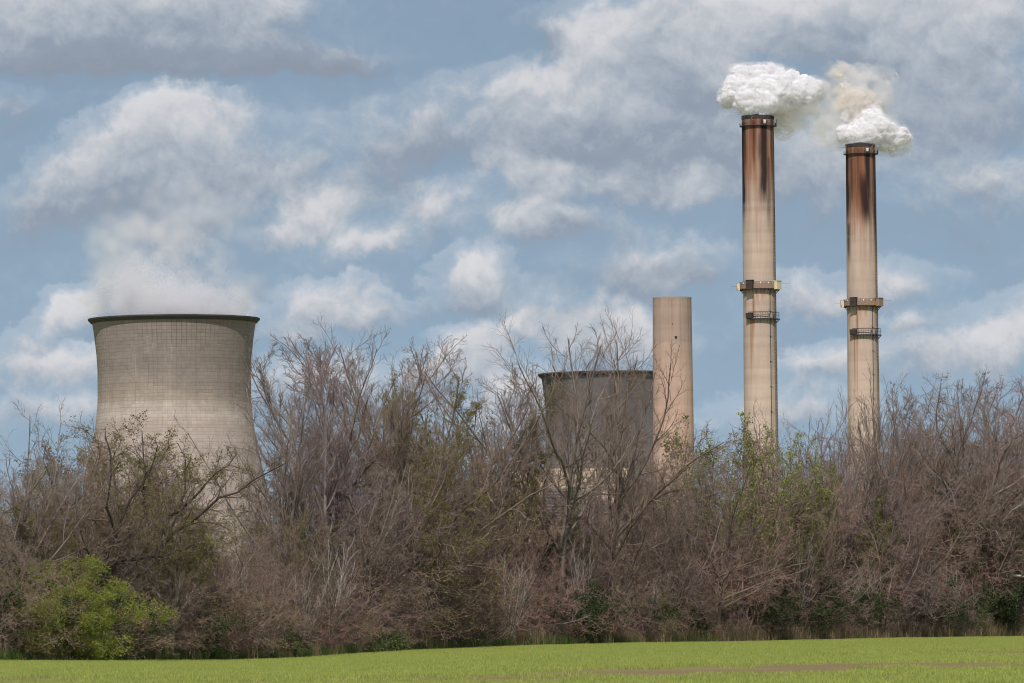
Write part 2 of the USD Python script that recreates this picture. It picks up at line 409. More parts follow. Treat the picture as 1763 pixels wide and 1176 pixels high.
def near_tint(a, z, joint, H):
    fa = front(a)
    n = concrete_noise(a, z, 3.0, 14.0, 2); n2 = concrete_noise(a, z, 14.0, 60.0, 7); n3 = concrete_noise(a, z, 9.0, 2.0, 9)
    dark = np.array([0.245, 0.208, 0.187]); tan = np.array([0.385, 0.318, 0.266]); pink = np.array([0.385, 0.325, 0.290]); white = np.array([0.52, 0.46, 0.42])
    lim = H * (0.775 - 0.035 * sstep(fa, -0.5, 1.1)) + (n - 0.5) * 8 + (n2 - 0.5) * 5
    d = sstep(z, lim - 8, lim + 7)
    d = d * (0.72 + 0.28 * sstep(fa + (n - 0.5) * 1.2, -1.1, 0.25))
    low = sstep(z, H * 0.74, H * 0.60)
    c = tan[None] * (1 - low[:, None]) + pink[None] * low[:, None]
    wb = np.exp(-((z - H * 0.690) / 1.3) ** 2) * 0.8 + np.exp(-((z - H * 0.722) / 1.0) ** 2) * 0.5 + np.exp(-((z - H * 0.705) / 4.0) ** 2) * 0.25
    c = c + (white - c) * (np.clip(wb * (0.55 + n3), 0, 1) * 0.75)[:, None]
    c = c * (1 - d[:, None]) + dark[None] * d[:, None]
    course = meshkit.noise(np.stack([np.round(z / (H - 1.6) * 90 - 0.5 * (joint > 0)) * 3.1, 0 * z, 0 * z], -1), 8)
    c *= (0.90 + 0.20 * n2)[:, None] * (0.9 + 0.2 * n3)[:, None] * (0.93 + 0.14 * course)[:, None]
    if joint:
        # soot has run down the upright joints below the rim, most right of the middle
        run = sstep(z, H * 0.865, H * 0.965) * np.exp(-((fa - 0.15) / 0.62) ** 2) * (0.4 + 1.1 * concrete_noise(a, z, 40, 300, 4, 2))
        k = 0.90 - 0.72 * np.clip(run * 1.3, 0, 1)
        c = c * k[:, None]
        for a_s, z0, z1 in ((-0.47, 0.80, 0.90), (-0.28, 0.885, 0.94), (-0.24, 0.89, 0.92), (0.04, 0.86, 0.905)):
            m = (np.abs(fa - a_s) < 0.035) & (z > z0 * H) & (z < z1 * H)
            c[m] = (0.55, 0.54, 0.53)
        for a_s, z0, z1 in ((-0.47, 0.70, 0.80), (-0.27, 0.78, 0.885)):
            m = (np.abs(fa - a_s) < 0.035) & (z > z0 * H) & (z < z1 * H)
            c[m] = (0.07, 0.065, 0.06)
    return c


def far_shade_tint(a, z, joint, H):
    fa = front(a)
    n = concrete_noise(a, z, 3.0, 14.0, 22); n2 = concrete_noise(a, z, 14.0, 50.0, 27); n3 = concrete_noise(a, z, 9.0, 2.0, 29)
    c0, c1 = np.array([0.150, 0.142, 0.145]), np.array([0.205, 0.184, 0.178])  # both greys darkened: the cloud shade over this tower is painted in
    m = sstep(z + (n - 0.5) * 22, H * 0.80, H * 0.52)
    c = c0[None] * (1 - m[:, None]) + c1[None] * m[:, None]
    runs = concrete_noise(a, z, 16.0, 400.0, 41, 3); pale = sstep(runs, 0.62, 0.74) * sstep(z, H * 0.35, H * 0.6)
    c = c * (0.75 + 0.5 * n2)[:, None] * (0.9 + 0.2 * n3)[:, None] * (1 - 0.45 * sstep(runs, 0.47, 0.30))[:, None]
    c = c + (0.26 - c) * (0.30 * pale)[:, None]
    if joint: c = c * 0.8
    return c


tower1, T1, T1R = tower('cooling_tower', 299.5, 549, 2062, near_tint, 'large pale hyperbolic concrete cooling tower with dark stained top, steaming behind trees')
tower2, T2, T2R = tower('cooling_tower', 1053, 643.5, 2393, far_shade_tint, 'dark hyperbolic cooling tower with cloud shade in its colour behind the short smokeless stack')

# ------------------------------------------------------------------ chimneys
CHIM = painted('chimney_concrete', (1.6, 1.6, 0.06), 0.14)
CREAM = plain('cream_paint', (0.66, 0.57, 0.40), 0.6, 0.15, 0.8)
RUSTY = plain('rusty_steel', (0.29, 0.20, 0.145), 0.85, 0.45, 1.2)
RUSTY_DARK = plain('dark_rusty_steel', (0.055, 0.042, 0.040), 0.8, 0.4, 1.2)
GALV = plain('galvanised_steel', (0.33, 0.32, 0.30), 0.5, 0.3, 2.0)
LAMP_WHITE = plain('white_housing', (0.75, 0.75, 0.73), 0.5, 0.1, 2.0)
CAP_DARK = plain('sooty_cap', (0.045, 0.042, 0.042), 0.9, 0.4, 1.0)


def shaft(r_top, r_base, H, tint, n=144, step=1.25):
    rows = int(H / step); z = np.linspace(0, H, rows + 1); a = np.linspace(0, 2 * math.pi, n + 1)[:-1]
    A, Z = np.meshgrid(a, z, indexing='ij')
    R = r_base + (r_top - r_base) * (Z / H)
    v = np.stack([R * np.cos(A), R * np.sin(A), Z], -1).reshape(-1, 3)
    i, j = np.meshgrid(np.arange(n), np.arange(rows), indexing='ij'); k = rows + 1; i2 = (i + 1) % n
    q = [i * k + j, i2 * k + j, i2 * k + j + 1, i * k + j + 1]
    f = np.concatenate([np.stack([q[0], q[1], q[2]], -1).reshape(-1, 3), np.stack([q[0], q[2], q[3]], -1).reshape(-1, 3)])
    return trimesh.Trimesh(v, f, process=False), tint(A.ravel(), Z.ravel())


def streak(fa, d, ang, width, d0, d1, seed, a):
    """a run of stain: centre angle, half width, from depth d0 to d1 below the top."""
    wob = 0.10 * (meshkit.fbm(np.stack([d / 9, 0 * d + seed, 0 * d], -1), 3, seed) - 0.5)
    wid = width * (0.75 + 0.6 * meshkit.noise(np.stack([d / 14, 0 * d, 0 * d + seed], -1), seed))
    return np.exp(-np.abs((fa - ang - wob) / wid) ** 2.5) * sstep(d, d1, d1 - 0.45 * (d1 - d0)) * sstep(d, d0 - 2, d0 + 2)


def chimney_tint(H, which):
    pale, tan, brown, rust, soot = (np.array(x) for x in ((0.60, 0.492, 0.405), (0.50, 0.39, 0.318), (0.21, 0.088, 0.048), (0.38, 0.125, 0.045), (0.024, 0.017, 0.018)))
    def f(a, z):
        d = H - z; fa = front(a)
        lift = meshkit.noise(np.stack([np.floor(z / 2.5), 0 * z, 0 * z + which], -1), 3) - 0.5
        n = concrete_noise(a, z, 3, 20, 31 + which); run = concrete_noise(a, z, 5.5, 90, 35 + which, 4); fine = concrete_noise(a, z, 30, 160, 39 + which, 3)
        low = sstep(z, H * 0.60, H * 0.22)
        c = tan[None] * (1 - low[:, None]) + pale[None] * low[:, None]
        c = c * (1 + 0.12 * lift + 0.22 * (n - 0.5))[:, None] * np.where((z % 5.0) < 0.65, 0.95, 1.0)[:, None]
        reach = 42 if which == 0 else 50
        st = sstep(d + (run - 0.5) * 90 + (n - 0.5) * 24, reach + 14, reach - 26)              # brown wash below the mouth
        c = c + (brown - c) * (st * (0.45 + 0.55 * sstep(run, 0.3, 0.6)))[:, None]
        rr = sstep(run * 0.6 + fine * 0.4, 0.47, 0.66) * sstep(d + (run - 0.5) * 70, reach + 14, reach - 18)
        c = c + (rust - c) * (np.clip(rr, 0, 1) * 0.6)[:, None]
        so = np.zeros_like(d)
        if which == 0:
            S = [(-1.35, 0.42, 3, 58, 1.0), (0.32, 0.27, 2, 50, 1.0), (-0.32, 0.10, 2, 30, 0.55), (0.95, 0.10, 2, 40, 0.5), (-1.0, 0.12, 5, 32, 0.6), (0.62, 0.14, 20, 60, 0.45), (0.05, 0.16, 8, 26, 0.5), (1.45, 0.16, 2, 80, 0.55)]
        else:
            S = [(-1.3, 0.36, 3, 46, 0.9), (0.45, 0.26, 2, 42, 0.85), (-0.25, 0.10, 2, 34, 0.45), (1.05, 0.22, 4, 62, 0.7), (-0.7, 0.18, 6, 36, 0.5), (1.45, 0.16, 2, 75, 0.6), (-1.1, 0.2, 40, 62, 0.5)]
        for k, (an, w, d0, d1, s_) in enumerate(S): so = np.maximum(so, s_ * streak(fa, d, an, w, d0, d1, 50 + 9 * which + k, a))
        so = np.clip(so * (0.15 + 0.8 * fine + 1.5 * n), 0, 1)
        so = np.maximum(so, 0.35 * sstep(d, 16, 4) * (0.4 + run))
        if which == 1:      # the dark patch where smoke has licked the shaft
            so = np.maximum(so, 1.0 * np.exp(-(np.abs((fa - 0.25 - (d - 34) * 0.010) / 0.34) ** 4 + np.abs((d - 27) / 13) ** 4)) * (0.85 + 0.4 * n))
            so = np.maximum(so, 0.25 * sstep(d + (n - 0.5) * 30, 46, 20))
        c = c + (soot - c) * np.clip(so, 0, 0.95)[:, None]
        # rust runs below the platforms
        for an, z0, ln, w, s_ in RUNS[which]:
            m = np.exp(-((fa - an) / w) ** 2) * sstep(z, z0 - ln, z0 - 0.15 * ln) * (z < z0)
            c = c + (np.array([0.27, 0.10, 0.04]) - c) * (np.clip(m * s_ * (0.6 + 0.8 * fine), 0, 0.9))[:, None]
        ring = np.abs((d - (43 if which == 0 else 47))) < 0.5
        c[ring] = c[ring] * 0.85 + 0.06
        return np.clip(c, 0.01, 0.8)
    return f


def pol(r, a, z): return np.array([r * math.cos(a), r * math.sin(a), z])


def facing_box(sx, sy, sz, r, fa, z):
    """a box that stands on a ring, its face turned outwards; fa is the angle from the facing side, + to the right."""
    a = fa - math.pi / 2
    return box(sx, sy, sz, (0, 0, 0), a + math.pi / 2).apply_translation(pol(r, a, z + sz / 2))


def rail_ring(r, z, h, a0, a1, n_post, rad=0.05):
    out = []
    for hh in (h, h * 0.55):
        out.append(ring_box(r - rad, r + rad, z + hh - rad, z + hh + rad, 60, a0, a1))
    for a in np.linspace(a0, a1, n_post): out.append(rod(pol(r, a, z), pol(r, a, z + h), rad, 5))
    return cat_(out)


def chimney(px_top, py_top, Y, w_top, w_base_px, which, label):
    s = FPX / Y
    c = at(px_top, py_top, Y); H = c[2]; r_top = w_top / 2 / s; r_base = r_top * w_base_px / w_top
    R = lambda z: r_base + (r_top - r_base) * z / H
    t = thing('chimney', (c[0], Y, 0), 0, None, label, 'chimney')
    za = at(px_top, PLATFORM_PY[which][0], Y)[2]; zb = at(px_top, PLATFORM_PY[which][1], Y)[2]; zc = at(px_top, PLATFORM_PY[which][2], Y)[2]
    RUNS[which] = [(-0.42, za - 3, 26, 0.07, 0.95), (-0.62, zb, 40, 0.05, 0.9), (-0.45, zb, 62, 0.035, 0.7), (-0.2, za - 1, 9, 0.10, 0.5), (0.15, za - 1, 7, 0.12, 0.5), (-1.1, za - 1, 16, 0.12, 0.5), (0.9, za, 60, 0.12, 0.35)]
    if which == 0: RUNS[which][2] = (-0.5, zb, 30, 0.05, 0.6)
    m, col = shaft(r_top, r_base, H - 0.6, chimney_tint(H, which))
    obj('shaft', m, CHIM, t, smooth=True, prim_vars={'tint': col})
    cap = lathe([(r_top - 1.3, H - 6), (r_top - 1.3, H), (r_top + 0.14, H), (r_top + 0.18, H - 0.15), (r_top + 0.18, H - 1.6), (r_top + 0.02, H - 1.75)], 96)
    obj('cap', cap, CAP_DARK, t, smooth=25)
    obj('flue_liner', lathe([(r_top - 1.9, H - 8), (r_top - 1.9, H + 0.5), (r_top - 2.1, H + 0.5), (r_top - 2.1, H - 8)], 64), CAP_DARK, t, smooth=25)
    # narrow walkway under the mouth
    obj('top_walkway', ring_box(R(zc) + 0.02, R(zc) + 1.15, zc - 0.35, zc, 96), DARK_STEEL, t)
    obj('top_railing', rail_ring(R(zc) + 1.1, zc, 1.3, 0, 2 * math.pi, 40, 0.035), DARK_STEEL, t)
    obj('top_cage', cat_([rod(pol(R(zc) + 1.3, -0.1, zc - 0.6), pol(R(zc) + 1.3, -0.1, zc + 3.0), 0.10), rod(pol(R(zc) + 1.3, -0.2, zc - 0.6), pol(R(zc) + 1.3, -0.2, zc + 3.0), 0.10), facing_box(0.9, 0.5, 1.2, R(zc) + 1.0, 1.38, zc)]), DARK_STEEL, t)
    lamp = obj('beacon', cat_([facing_box(1.2, 0.7, 1.5, R(zc) + 0.6, 0.36, zc + 0.6), facing_box(1.5, 0.8, 0.25, R(zc) + 0.6, 0.36, zc + 2.1)]), LAMP_WHITE, t)
    # main platform, all round, with a plated parapet
    ro = R(za) + 1.75
    obj('platform_deck', ring_box(R(za) + 0.02, ro, za - 0.4, za, 96), RUSTY_DARK, t)
    obj('parapet', cat_([ring_box(ro - 0.12, ro, za + 0.05, za + 2.1, 96), ring_box(ro - 0.2, ro + 0.06, za + 2.1, za + 2.3, 96)]), RUSTY, t)
    obj('parapet_rail', rail_ring(ro - 0.08, za + 2.3, 1.0, 0, 2 * math.pi, 44, 0.06), RUSTY_DARK, t)
    br = []
    for a in np.linspace(0, 2 * math.pi, 28, endpoint=False):
        br += [rod(pol(R(za) + 0.0, a, za - 2.2), pol(ro - 0.2, a, za - 0.4), 0.09, 4), rod(pol(R(za) + 0.05, a, za - 0.55), pol(ro, a, za - 0.55), 0.11, 4)]
    for k in range(0, len(br), 2): obj('bracket', cat_(br[k:k + 2]), RUSTY_DARK, t)
    for k in range(3):
        obj('parapet_lamp', facing_box(0.45, 0.4, 0.7, ro - 0.15, (-0.95, 0.0, 0.42)[k], za + 2.3), LAMP_WHITE, t)
    b1 = obj('equipment_box', cat_([facing_box(3.5, 1.9, 4.3, ro + 0.5, -0.52, za - 0.55), facing_box(3.8, 2.2, 0.25, ro + 0.5, -0.52, za + 3.75), facing_box(1.3, 0.3, 1.4, ro + 1.45, -0.52, za + 1.6)]), RUSTY_DARK, t)
    tag(b1, 'dark rusty box on the front of the platform')
    b2 = obj('equipment_box', cat_([facing_box(2.6, 2.0, 3.3, ro + 0.45, -1.52, za - 0.55), facing_box(2.9, 2.3, 0.2, ro + 0.45, -1.52, za + 2.75), facing_box(0.5, 0.2, 1.0, ro + 1.45, -1.35, za + 0.4)]), CREAM, t)
    tag(b2, 'cream box at the left end of the platform')
    right = CREAM if which == 0 else RUSTY
    b3 = obj('equipment_box', cat_([facing_box(4.2, 2.6, 4.0, ro + 0.1, 0.98, za - 0.45), facing_box(4.6, 3.0, 0.25, ro + 0.1, 0.98, za + 3.55), facing_box(0.9, 0.3, 2.0, ro + 1.35, 0.86, za)]), right, t)
    tag(b3, ('cream' if which == 0 else 'rusty brown') + ' box at the right end of the platform')
    obj('boom', cat_([rod(pol(ro, 0.04, za + 2.6), pol(ro + 5.0, 0.04, za + 2.6), 0.05), rod(pol(ro, math.pi + 0.05, za + 1.4), pol(ro + 4.2, math.pi + 0.05, za + 1.4), 0.05)]), DARK_STEEL, t)
    # lower half-round gallery
    rg = R(zb) + 1.6; a0, a1 = -math.pi / 2 - 0.78, -math.pi / 2 + 1.75
    obj('gallery_deck', ring_box(R(zb) + 0.02, rg, zb - 0.35, zb, 60, a0, a1), DARK_STEEL, t)
    obj('gallery_railing', cat_([rail_ring(rg - 0.06, zb, 3.0, a0 + 0.12, a1 - 0.5, 16, 0.07), ring_box(rg - 0.1, rg, zb + 2.8, zb + 3.15, 50, a0 + 0.15, a1 - 0.75)]), RUSTY_DARK, t)
    for a in np.linspace(a0, a1, 14): obj('gallery_bracket', rod(pol(R(zb), a, zb - 2.0), pol(rg - 0.1, a, zb - 0.3), 0.10, 4), DARK_STEEL, t)
    b4 = obj('equipment_box', cat_([facing_box(3.4, 1.5, 2.4, rg - 0.5, -0.62, zb), facing_box(3.6, 1.7, 0.2, rg - 0.5, -0.62, zb + 2.4), facing_box(1.0, 0.2, 0.8, rg + 0.3, -0.72, zb + 0.2)]), RUSTY_DARK, t)
    tag(b4, 'dark box at the left end of the lower gallery')
    obj('sampling_pipe', cat_([rod(pol(rg, -math.pi / 2 - 0.35, zb + 1.2), pol(rg + 0.05, -math.pi / 2 - 0.02, zb + 1.5), 0.13), rod(pol(R(zb), -math.pi / 2 - 0.3, zb + 1.7), pol(rg, -math.pi / 2 - 0.3, zb + 1.7), 0.15)]), GALV, t)
    obj('winch', cat_([facing_box(0.9, 0.7, 1.6, rg - 0.2, 0.55, zb + 0.3), facing_box(0.5, 0.5, 1.3, rg - 0.3, 0.72, zb + 2.6), facing_box(0.5, 0.4, 0.9, rg, 0.42, zb + 3.6)]), GALV, t)
    # ladder with cage and cable conduits down the right side
    for fa, w, mat, nm, zt in ((0.60, 0.16, DARK_STEEL, 'conduit', za), (0.72, 0.12, GALV, 'conduit', za), (0.98, 0.42, RUSTY_DARK, 'ladder', H - 3)):
        a = fa - math.pi / 2
        if nm == 'conduit':
            obj(nm, cat_([rod(pol(R(0) + 0.3, a, 0.0), pol(R(zt) + 0.3, a, zt), w, 6)] + [facing_box(0.6, 0.35, 0.3, R(z) + 0.2, fa, z) for z in np.arange(20, zt, 12)]), mat, t)
        else:
            L = [rod(pol(R(0) + 0.45, a - w / R(0), 0), pol(R(zt) + 0.45, a - w / R(zt), zt), 0.07, 5), rod(pol(R(0) + 0.45, a + w / R(0), 0), pol(R(zt) + 0.45, a + w / R(zt), zt), 0.07, 5), rod(pol(R(0) + 1.0, a, 4), pol(R(zt) + 1.0, a, zt), 0.05, 4)]
            L += [rod(pol(R(z) + 0.45, a - w / R(z), z), pol(R(z) + 0.45, a + w / R(z), z), 0.05, 4) for z in np.arange(1, zt, 1.6)]
            L += [ring_box(R(z) + 0.95, R(z) + 1.02, z, z + 0.12, 3, a - w / R(z), a + w / R(z)) for z in np.arange(6, zt, 3.2)]
            obj(nm, cat_(L), mat, t)
    return t, c, r_top


RUNS = {}
PLATFORM_PY = {0: (498, 549.5, 217), 1: (527, 577, 265)}
chimney1, C1, C1R = chimney(1304.5, 200, 2680, 55, 61, 0, 'tallest rust streaked chimney with cream platform boxes, steaming left of the other')
chimney2, C2, C2R = chimney(1481.5, 248.5, 2830, 51, 58.5, 1, 'rust streaked chimney with dark oval smoke stain, steaming right of the tallest one')


def stub_tint(H):
    def f(a, z):
        n = concrete_noise(a, z, 3, 20, 61); run = concrete_noise(a, z, 11, 90, 65); lift = meshkit.noise(np.stack([np.floor(z / 2.4), 0 * z, 0 * z + 5], -1), 3) - 0.5
        top, low, base = np.array([0.38, 0.285, 0.23]), np.array([0.49, 0.345, 0.272]), np.array([0.57, 0.44, 0.35])
        m = sstep(z + (run - 0.5) * 36, H * 0.93, H * 0.72)[:, None]; m2 = sstep(z, H * 0.6, H * 0.25)[:, None]
        c = (top * (1 - m) + low * m) * (1 - m2) + base * m2
        c = c * (1 + 0.14 * lift + 0.24 * (n - 0.5) + 0.22 * (run - 0.5))[:, None] * np.where((z % 4.8) < 0.65, 0.94, 1.0)[:, None]
        c = c * (1 - 0.35 * np.clip(sstep(H - z, 34, 0) * sstep(run, 0.45, 0.75), 0, 1))[:, None]
        return np.clip(c, 0.02, 0.8)
    return f


def stub():
    Y = 2325; s = FPX / Y; c = at(1157, 513, Y); H = c[2]; r = 33.3 / s; rb = r * 38.0 / 33.3
    t = thing('smokestack', (c[0], Y, 0), 0, None, 'short plain tan smokestack without smoke before the dark cooling tower', 'smokestack')
    m, col = shaft(r, rb, H, stub_tint(H), 144, 1.2)
    obj('shaft', m, CHIM, t, smooth=True, prim_vars={'tint': col})
    obj('cap', lathe([(r - 0.9, H - 8), (r - 0.9, H + 0.15), (r + 0.03, H + 0.15), (r + 0.05, H - 0.4), (r + 0.01, H - 0.5)], 96), plain('pale_cap', (0.34, 0.27, 0.21)), t, smooth=25)
    obj('port', cat_([facing_box(0.9, 0.5, 0.9, r + 0.12, 0.15, at(1160, 584, Y)[2]), facing_box(0.3, 0.5, 0.3, r + 0.12, -0.02, at(1157, 560, Y)[2])]), CAP_DARK, t)


stub()

# ------------------------------------------------------------------ boiler house, mostly hidden by the trees
def boiler_house():
    Y = 2250; s = FPX / Y
    x0, x1 = at(680, 1000, Y)[0], at(1085, 1000, Y)[0]; H = at(950, 807, Y)[2]; w = x1 - x0
    t = thing('boiler_house', ((x0 + x1) / 2, Y + 30, 0), 0, None, 'cream clad power plant building glimpsed through the bare trees', 'building')
    pale = plain('cream_cladding', (0.60, 0.49, 0.35), 0.7, 0.12, 0.3); grey = plain('grey_cladding', (0.30, 0.31, 0.34), 0.6, 0.15, 0.2); glass = plain('dark_glazing', (0.05, 0.06, 0.08), 0.15, 0.2, 0.5, spec=0.6)
    n = 20; k = w / n
    for i in range(n):
        hh = H if i < 4 or i > 9 else H - 5.5
        obj('wall_panel', cat_([box(k - 0.35, 60, hh - 0.8, (-w / 2 + (i + 0.5) * k, 0, (hh - 0.8) / 2)), box(k - 0.1, 60.4, 0.8, (-w / 2 + (i + 0.5) * k, 0, hh - 0.4))]), pale, t)
    obj('frame', box(w - 0.4, 59.4, H - 6.5, (0, 0, (H - 6.5) / 2)), grey, t)
    for i, (fx, fw, z0, z1) in enumerate(((0.70, 14, H - 22, H - 8), (0.86, 10, H - 26, H - 12), (0.12, 10, H - 20, H - 9))):
        d = obj('louvre_bay', box(fw, 1.2, z1 - z0, (-w / 2 + fx * w, -30.3, (z0 + z1) / 2)), grey, t)
        obj('blade', cat_([box(fw - 0.6, 0.4, 0.35, (-w / 2 + fx * w, -31.0, z)) for z in np.arange(z0 + 0.8, z1 - 0.4, 1.2)]), glass, d)
    for i in range(6):
        obj('window', box(5.5, 0.5, 2.2, (-w / 2 + (0.2 + 0.12 * i) * w, -30.35, H - 32)), glass, t)
    obj('duct', cat_([box(7, 9, H - 14, (w * 0.31, -36, (H - 14) / 2)), box(9, 12, 2.5, (w * 0.31, -35, H - 13))]), grey, t)
    obj('roof_vent', cat_([box(8, 10, 3.5, (-w * 0.42, 0, H + 1.75)), box(5, 5, 2.6, (w * 0.08, 10, H - 5.5 + 1.3))]), grey, t)


boiler_house()

# ------------------------------------------------------------------ steam
def puff_cloud(balls, seed, edge, amp=0.22, freq=0.35, amp2=0.5):
    """one closed billowing surface round many balls (x, y, z, r)."""
    ms = [manifold3d.Manifold.sphere(r, 24).translate((x, y, z)) for x, y, z, r in balls]
    m = manifold3d.Manifold.batch_boolean(ms, manifold3d.OpType.Add).refine_to_length(edge).to_mesh()
    t = trimesh.Trimesh(m.vert_properties[:, :3], m.tri_verts, process=True)
    trimesh.smoothing.filter_taubin(t, 0.5, 0.53, 4)
    v = np.array(t.vertices); nrm = np.array(t.vertex_normals)
    # billows: ridged, cauliflower-like relief at three sizes
    d = 0
    for k, (fq, am) in enumerate(((freq, amp * 2.4), (freq * 2.1, amp * 1.3), (freq * 4.6, amp * 0.5))):
        p = v * fq; q = meshkit.noise(p + seed * 7.1, seed + k)
        d = d + am * (np.abs(2 * q - 1) * 1.3 - 0.4)
    t.vertices = v + nrm * d[:, None]
    return t


def steam_material(name, col, holes=None):
    g = Graph()
    a = g.add('diffuse_bsdf', color=col, roughness=1.0); b = g.add('translucent_bsdf', color=col)
    s = g.add('mix_closure', {'closure1': a + '.BSDF', 'closure2': b + '.BSDF'}, fac=0.38) + '.closure'
    if holes:
        p = g.add('texture_coordinate') + '.object'
        n = g.noise(p, holes[0], 6, 0.7); f = g.smooth(n + '.fac', holes[1], holes[2])
        tr = g.add('transparent_bsdf')
        s = g.add('mix_closure', {'closure1': tr + '.BSDF', 'closure2': s, 'fac': f}) + '.closure'
    return g.build(name, s)


STEAM = steam_material('white_steam', (0.93, 0.925, 0.945))


def mist_material(name, col):
    g = Graph()
    a = g.add('diffuse_bsdf', color=col, roughness=1.0); c = g.add('translucent_bsdf', color=col)
    return g.build(name, g.add('mix_closure', {'closure1': a + '.BSDF', 'closure2': c + '.BSDF'}, fac=0.5) + '.closure')


def mist(parts, n, size, seed, freq, power=1.6, lump=1.0):
    """a drifting body of droplets: many tiny flakes, thick in the middle of each puff (centre, radii, share) and torn by turbulence."""
    rng = np.random.default_rng(seed); out = []; tot = sum(p[2] for p in parts)
    for c, r, share in parts:
        k = int(n * share / tot * 3)
        d = rng.normal(0, 1, (k, 3)); d /= np.linalg.norm(d, axis=1, keepdims=True)
        P = np.asarray(c) + d * np.asarray(r) * (rng.uniform(0, 1, (k, 1)) ** (power / 3)) * 1.0
        f = meshkit.fbm(P * freq + seed, 5, seed); f2 = meshkit.fbm(P * freq * 0.35 + seed, 2, seed + 9)
        keep = sstep(f * 0.65 + f2 * 0.35 + rng.normal(0, 0.03, k), 0.5 - 0.14 * lump, 0.5 + 0.16) > rng.uniform(0, 1, k)
        out.append(P[keep][:int(n * share / tot)])
    P = np.vstack(out); m = len(P)
    A = rng.normal(0, 1, (m, 3)); A /= np.linalg.norm(A, axis=1, keepdims=True)
    B = np.cross(A, rng.normal(0, 1, (m, 3))); B /= np.linalg.norm(B, axis=1, keepdims=True)
    s = (size * rng.uniform(0.6, 1.5, m))[:, None]
    V = np.stack([P + A * s, P - A * s * 0.5 + B * s * 0.87, P - A * s * 0.5 - B * s * 0.87], 1).reshape(-1, 3)
    return trimesh.Trimesh(V, np.arange(3 * m).reshape(-1, 3), process=False)


def plume(which, c, Y, blobs, puffs, label, cream=None):
    """blobs: (px, py, radius in px, depth offset in m); puffs: (px, py, rx, ry in px, depth offset, share, warm)."""
    s = FPX / Y
    here = lambda px, py, dy: at(px, py, Y + dy) - np.array([c[0], Y, c[2]])
    t = thing('steam_plume', (c[0], Y, c[2]), 0, None, label, 'steam', kind='stuff')
    body = puff_cloud([tuple(here(px, py, dy)) + (r / s,) for px, py, r, dy in blobs], 3 + which, 0.55, 0.5, 0.17)
    obj('billow', body, STEAM, t, smooth=True)
    if cream:
        warm_body = puff_cloud([tuple(here(px, py, dy)) + (r / s,) for px, py, r, dy in cream], 7, 0.6, 0.62, 0.2)
        obj('cream_billow', warm_body, CREAM_STEAM, t, smooth=True)
        P, fi = trimesh.sample.sample_surface(warm_body, 40000, seed=77); P = P + warm_body.face_normals[fi] * np.abs(np.random.default_rng(78).normal(0, 1.3, (len(P), 1)))
        P = P[meshkit.fbm(P * 0.4, 4, 15) > 0.45]
        obj('cream_droplets', quads_of(np.random.default_rng(79), P, 0.15), MIST[1], t)
    # torn skin of droplets over the billows
    rg = np.random.default_rng(31 + which); P, fi = trimesh.sample.sample_surface(body, 45000, seed=31 + which)
    nrm = body.face_normals[fi]; tear = meshkit.fbm(P * 0.45, 4, 5)
    ok = tear + rg.normal(0, 0.06, len(P)) > 0.47
    P = P[ok] + nrm[ok] * (np.abs(rg.normal(0, 1.0, (ok.sum(), 1))) * (0.3 + 2.4 * np.clip(tear[ok] - 0.45, 0, 1)[:, None] * 2) + 0.05)
    obj('droplets', quads_of(rg, P, 0.15), MIST[0], t)
    for warm in (0, 1):
        F = [(here(px, py, dy), (rx / s, rx / s * 0.7, ry / s), sh * 3.4) for px, py, rx, ry, dy, sh, w in puffs if w == warm]
        n = int(sum(f[2] for f in F) * 1000)
        if F: obj('drift', mist(F, n, 0.145, 71 + which + 5 * warm, 0.16), MIST[warm], t)
    return t


def quads_of(rng, P, size):
    m = len(P); A = rng.normal(0, 1, (m, 3)); A /= np.linalg.norm(A, axis=1, keepdims=True)
    B = np.cross(A, rng.normal(0, 1, (m, 3))); B /= np.linalg.norm(B, axis=1, keepdims=True)
    s = (size * rng.uniform(0.6, 1.5, m))[:, None]
    return trimesh.Trimesh(np.stack([P + A * s, P - A * s * 0.5 + B * s * 0.87, P - A * s * 0.5 - B * s * 0.87], 1).reshape(-1, 3), np.arange(3 * m).reshape(-1, 3), process=False)


CREAM_STEAM = steam_material('cream_steam', (0.93, 0.885, 0.83))
MIST = [mist_material('steam_droplets', (0.95, 0.945, 0.955)), mist_material('cream_droplets', (0.97, 0.94, 0.90))]
rng = np.random.default_rng(12)


def spread(core, n, frac, rmin, rmax, depth):
    """smaller billows on the faces of the core balls."""
    out = list(core)
    for k in range(n):
        px, py, r, dy = core[rng.integers(len(core))]
        a = rng.uniform(0, 2 * math.pi); e = rng.uniform(-0.9, 0.6)
        rr = rng.uniform(rmin, rmax)
        d = (r - rr * frac)
        out.append((px + d * math.cos(a) * math.cos(e), py + d * math.sin(a) * math.cos(e), rr, dy + depth * d * math.sin(e) / 3.6))
    return out


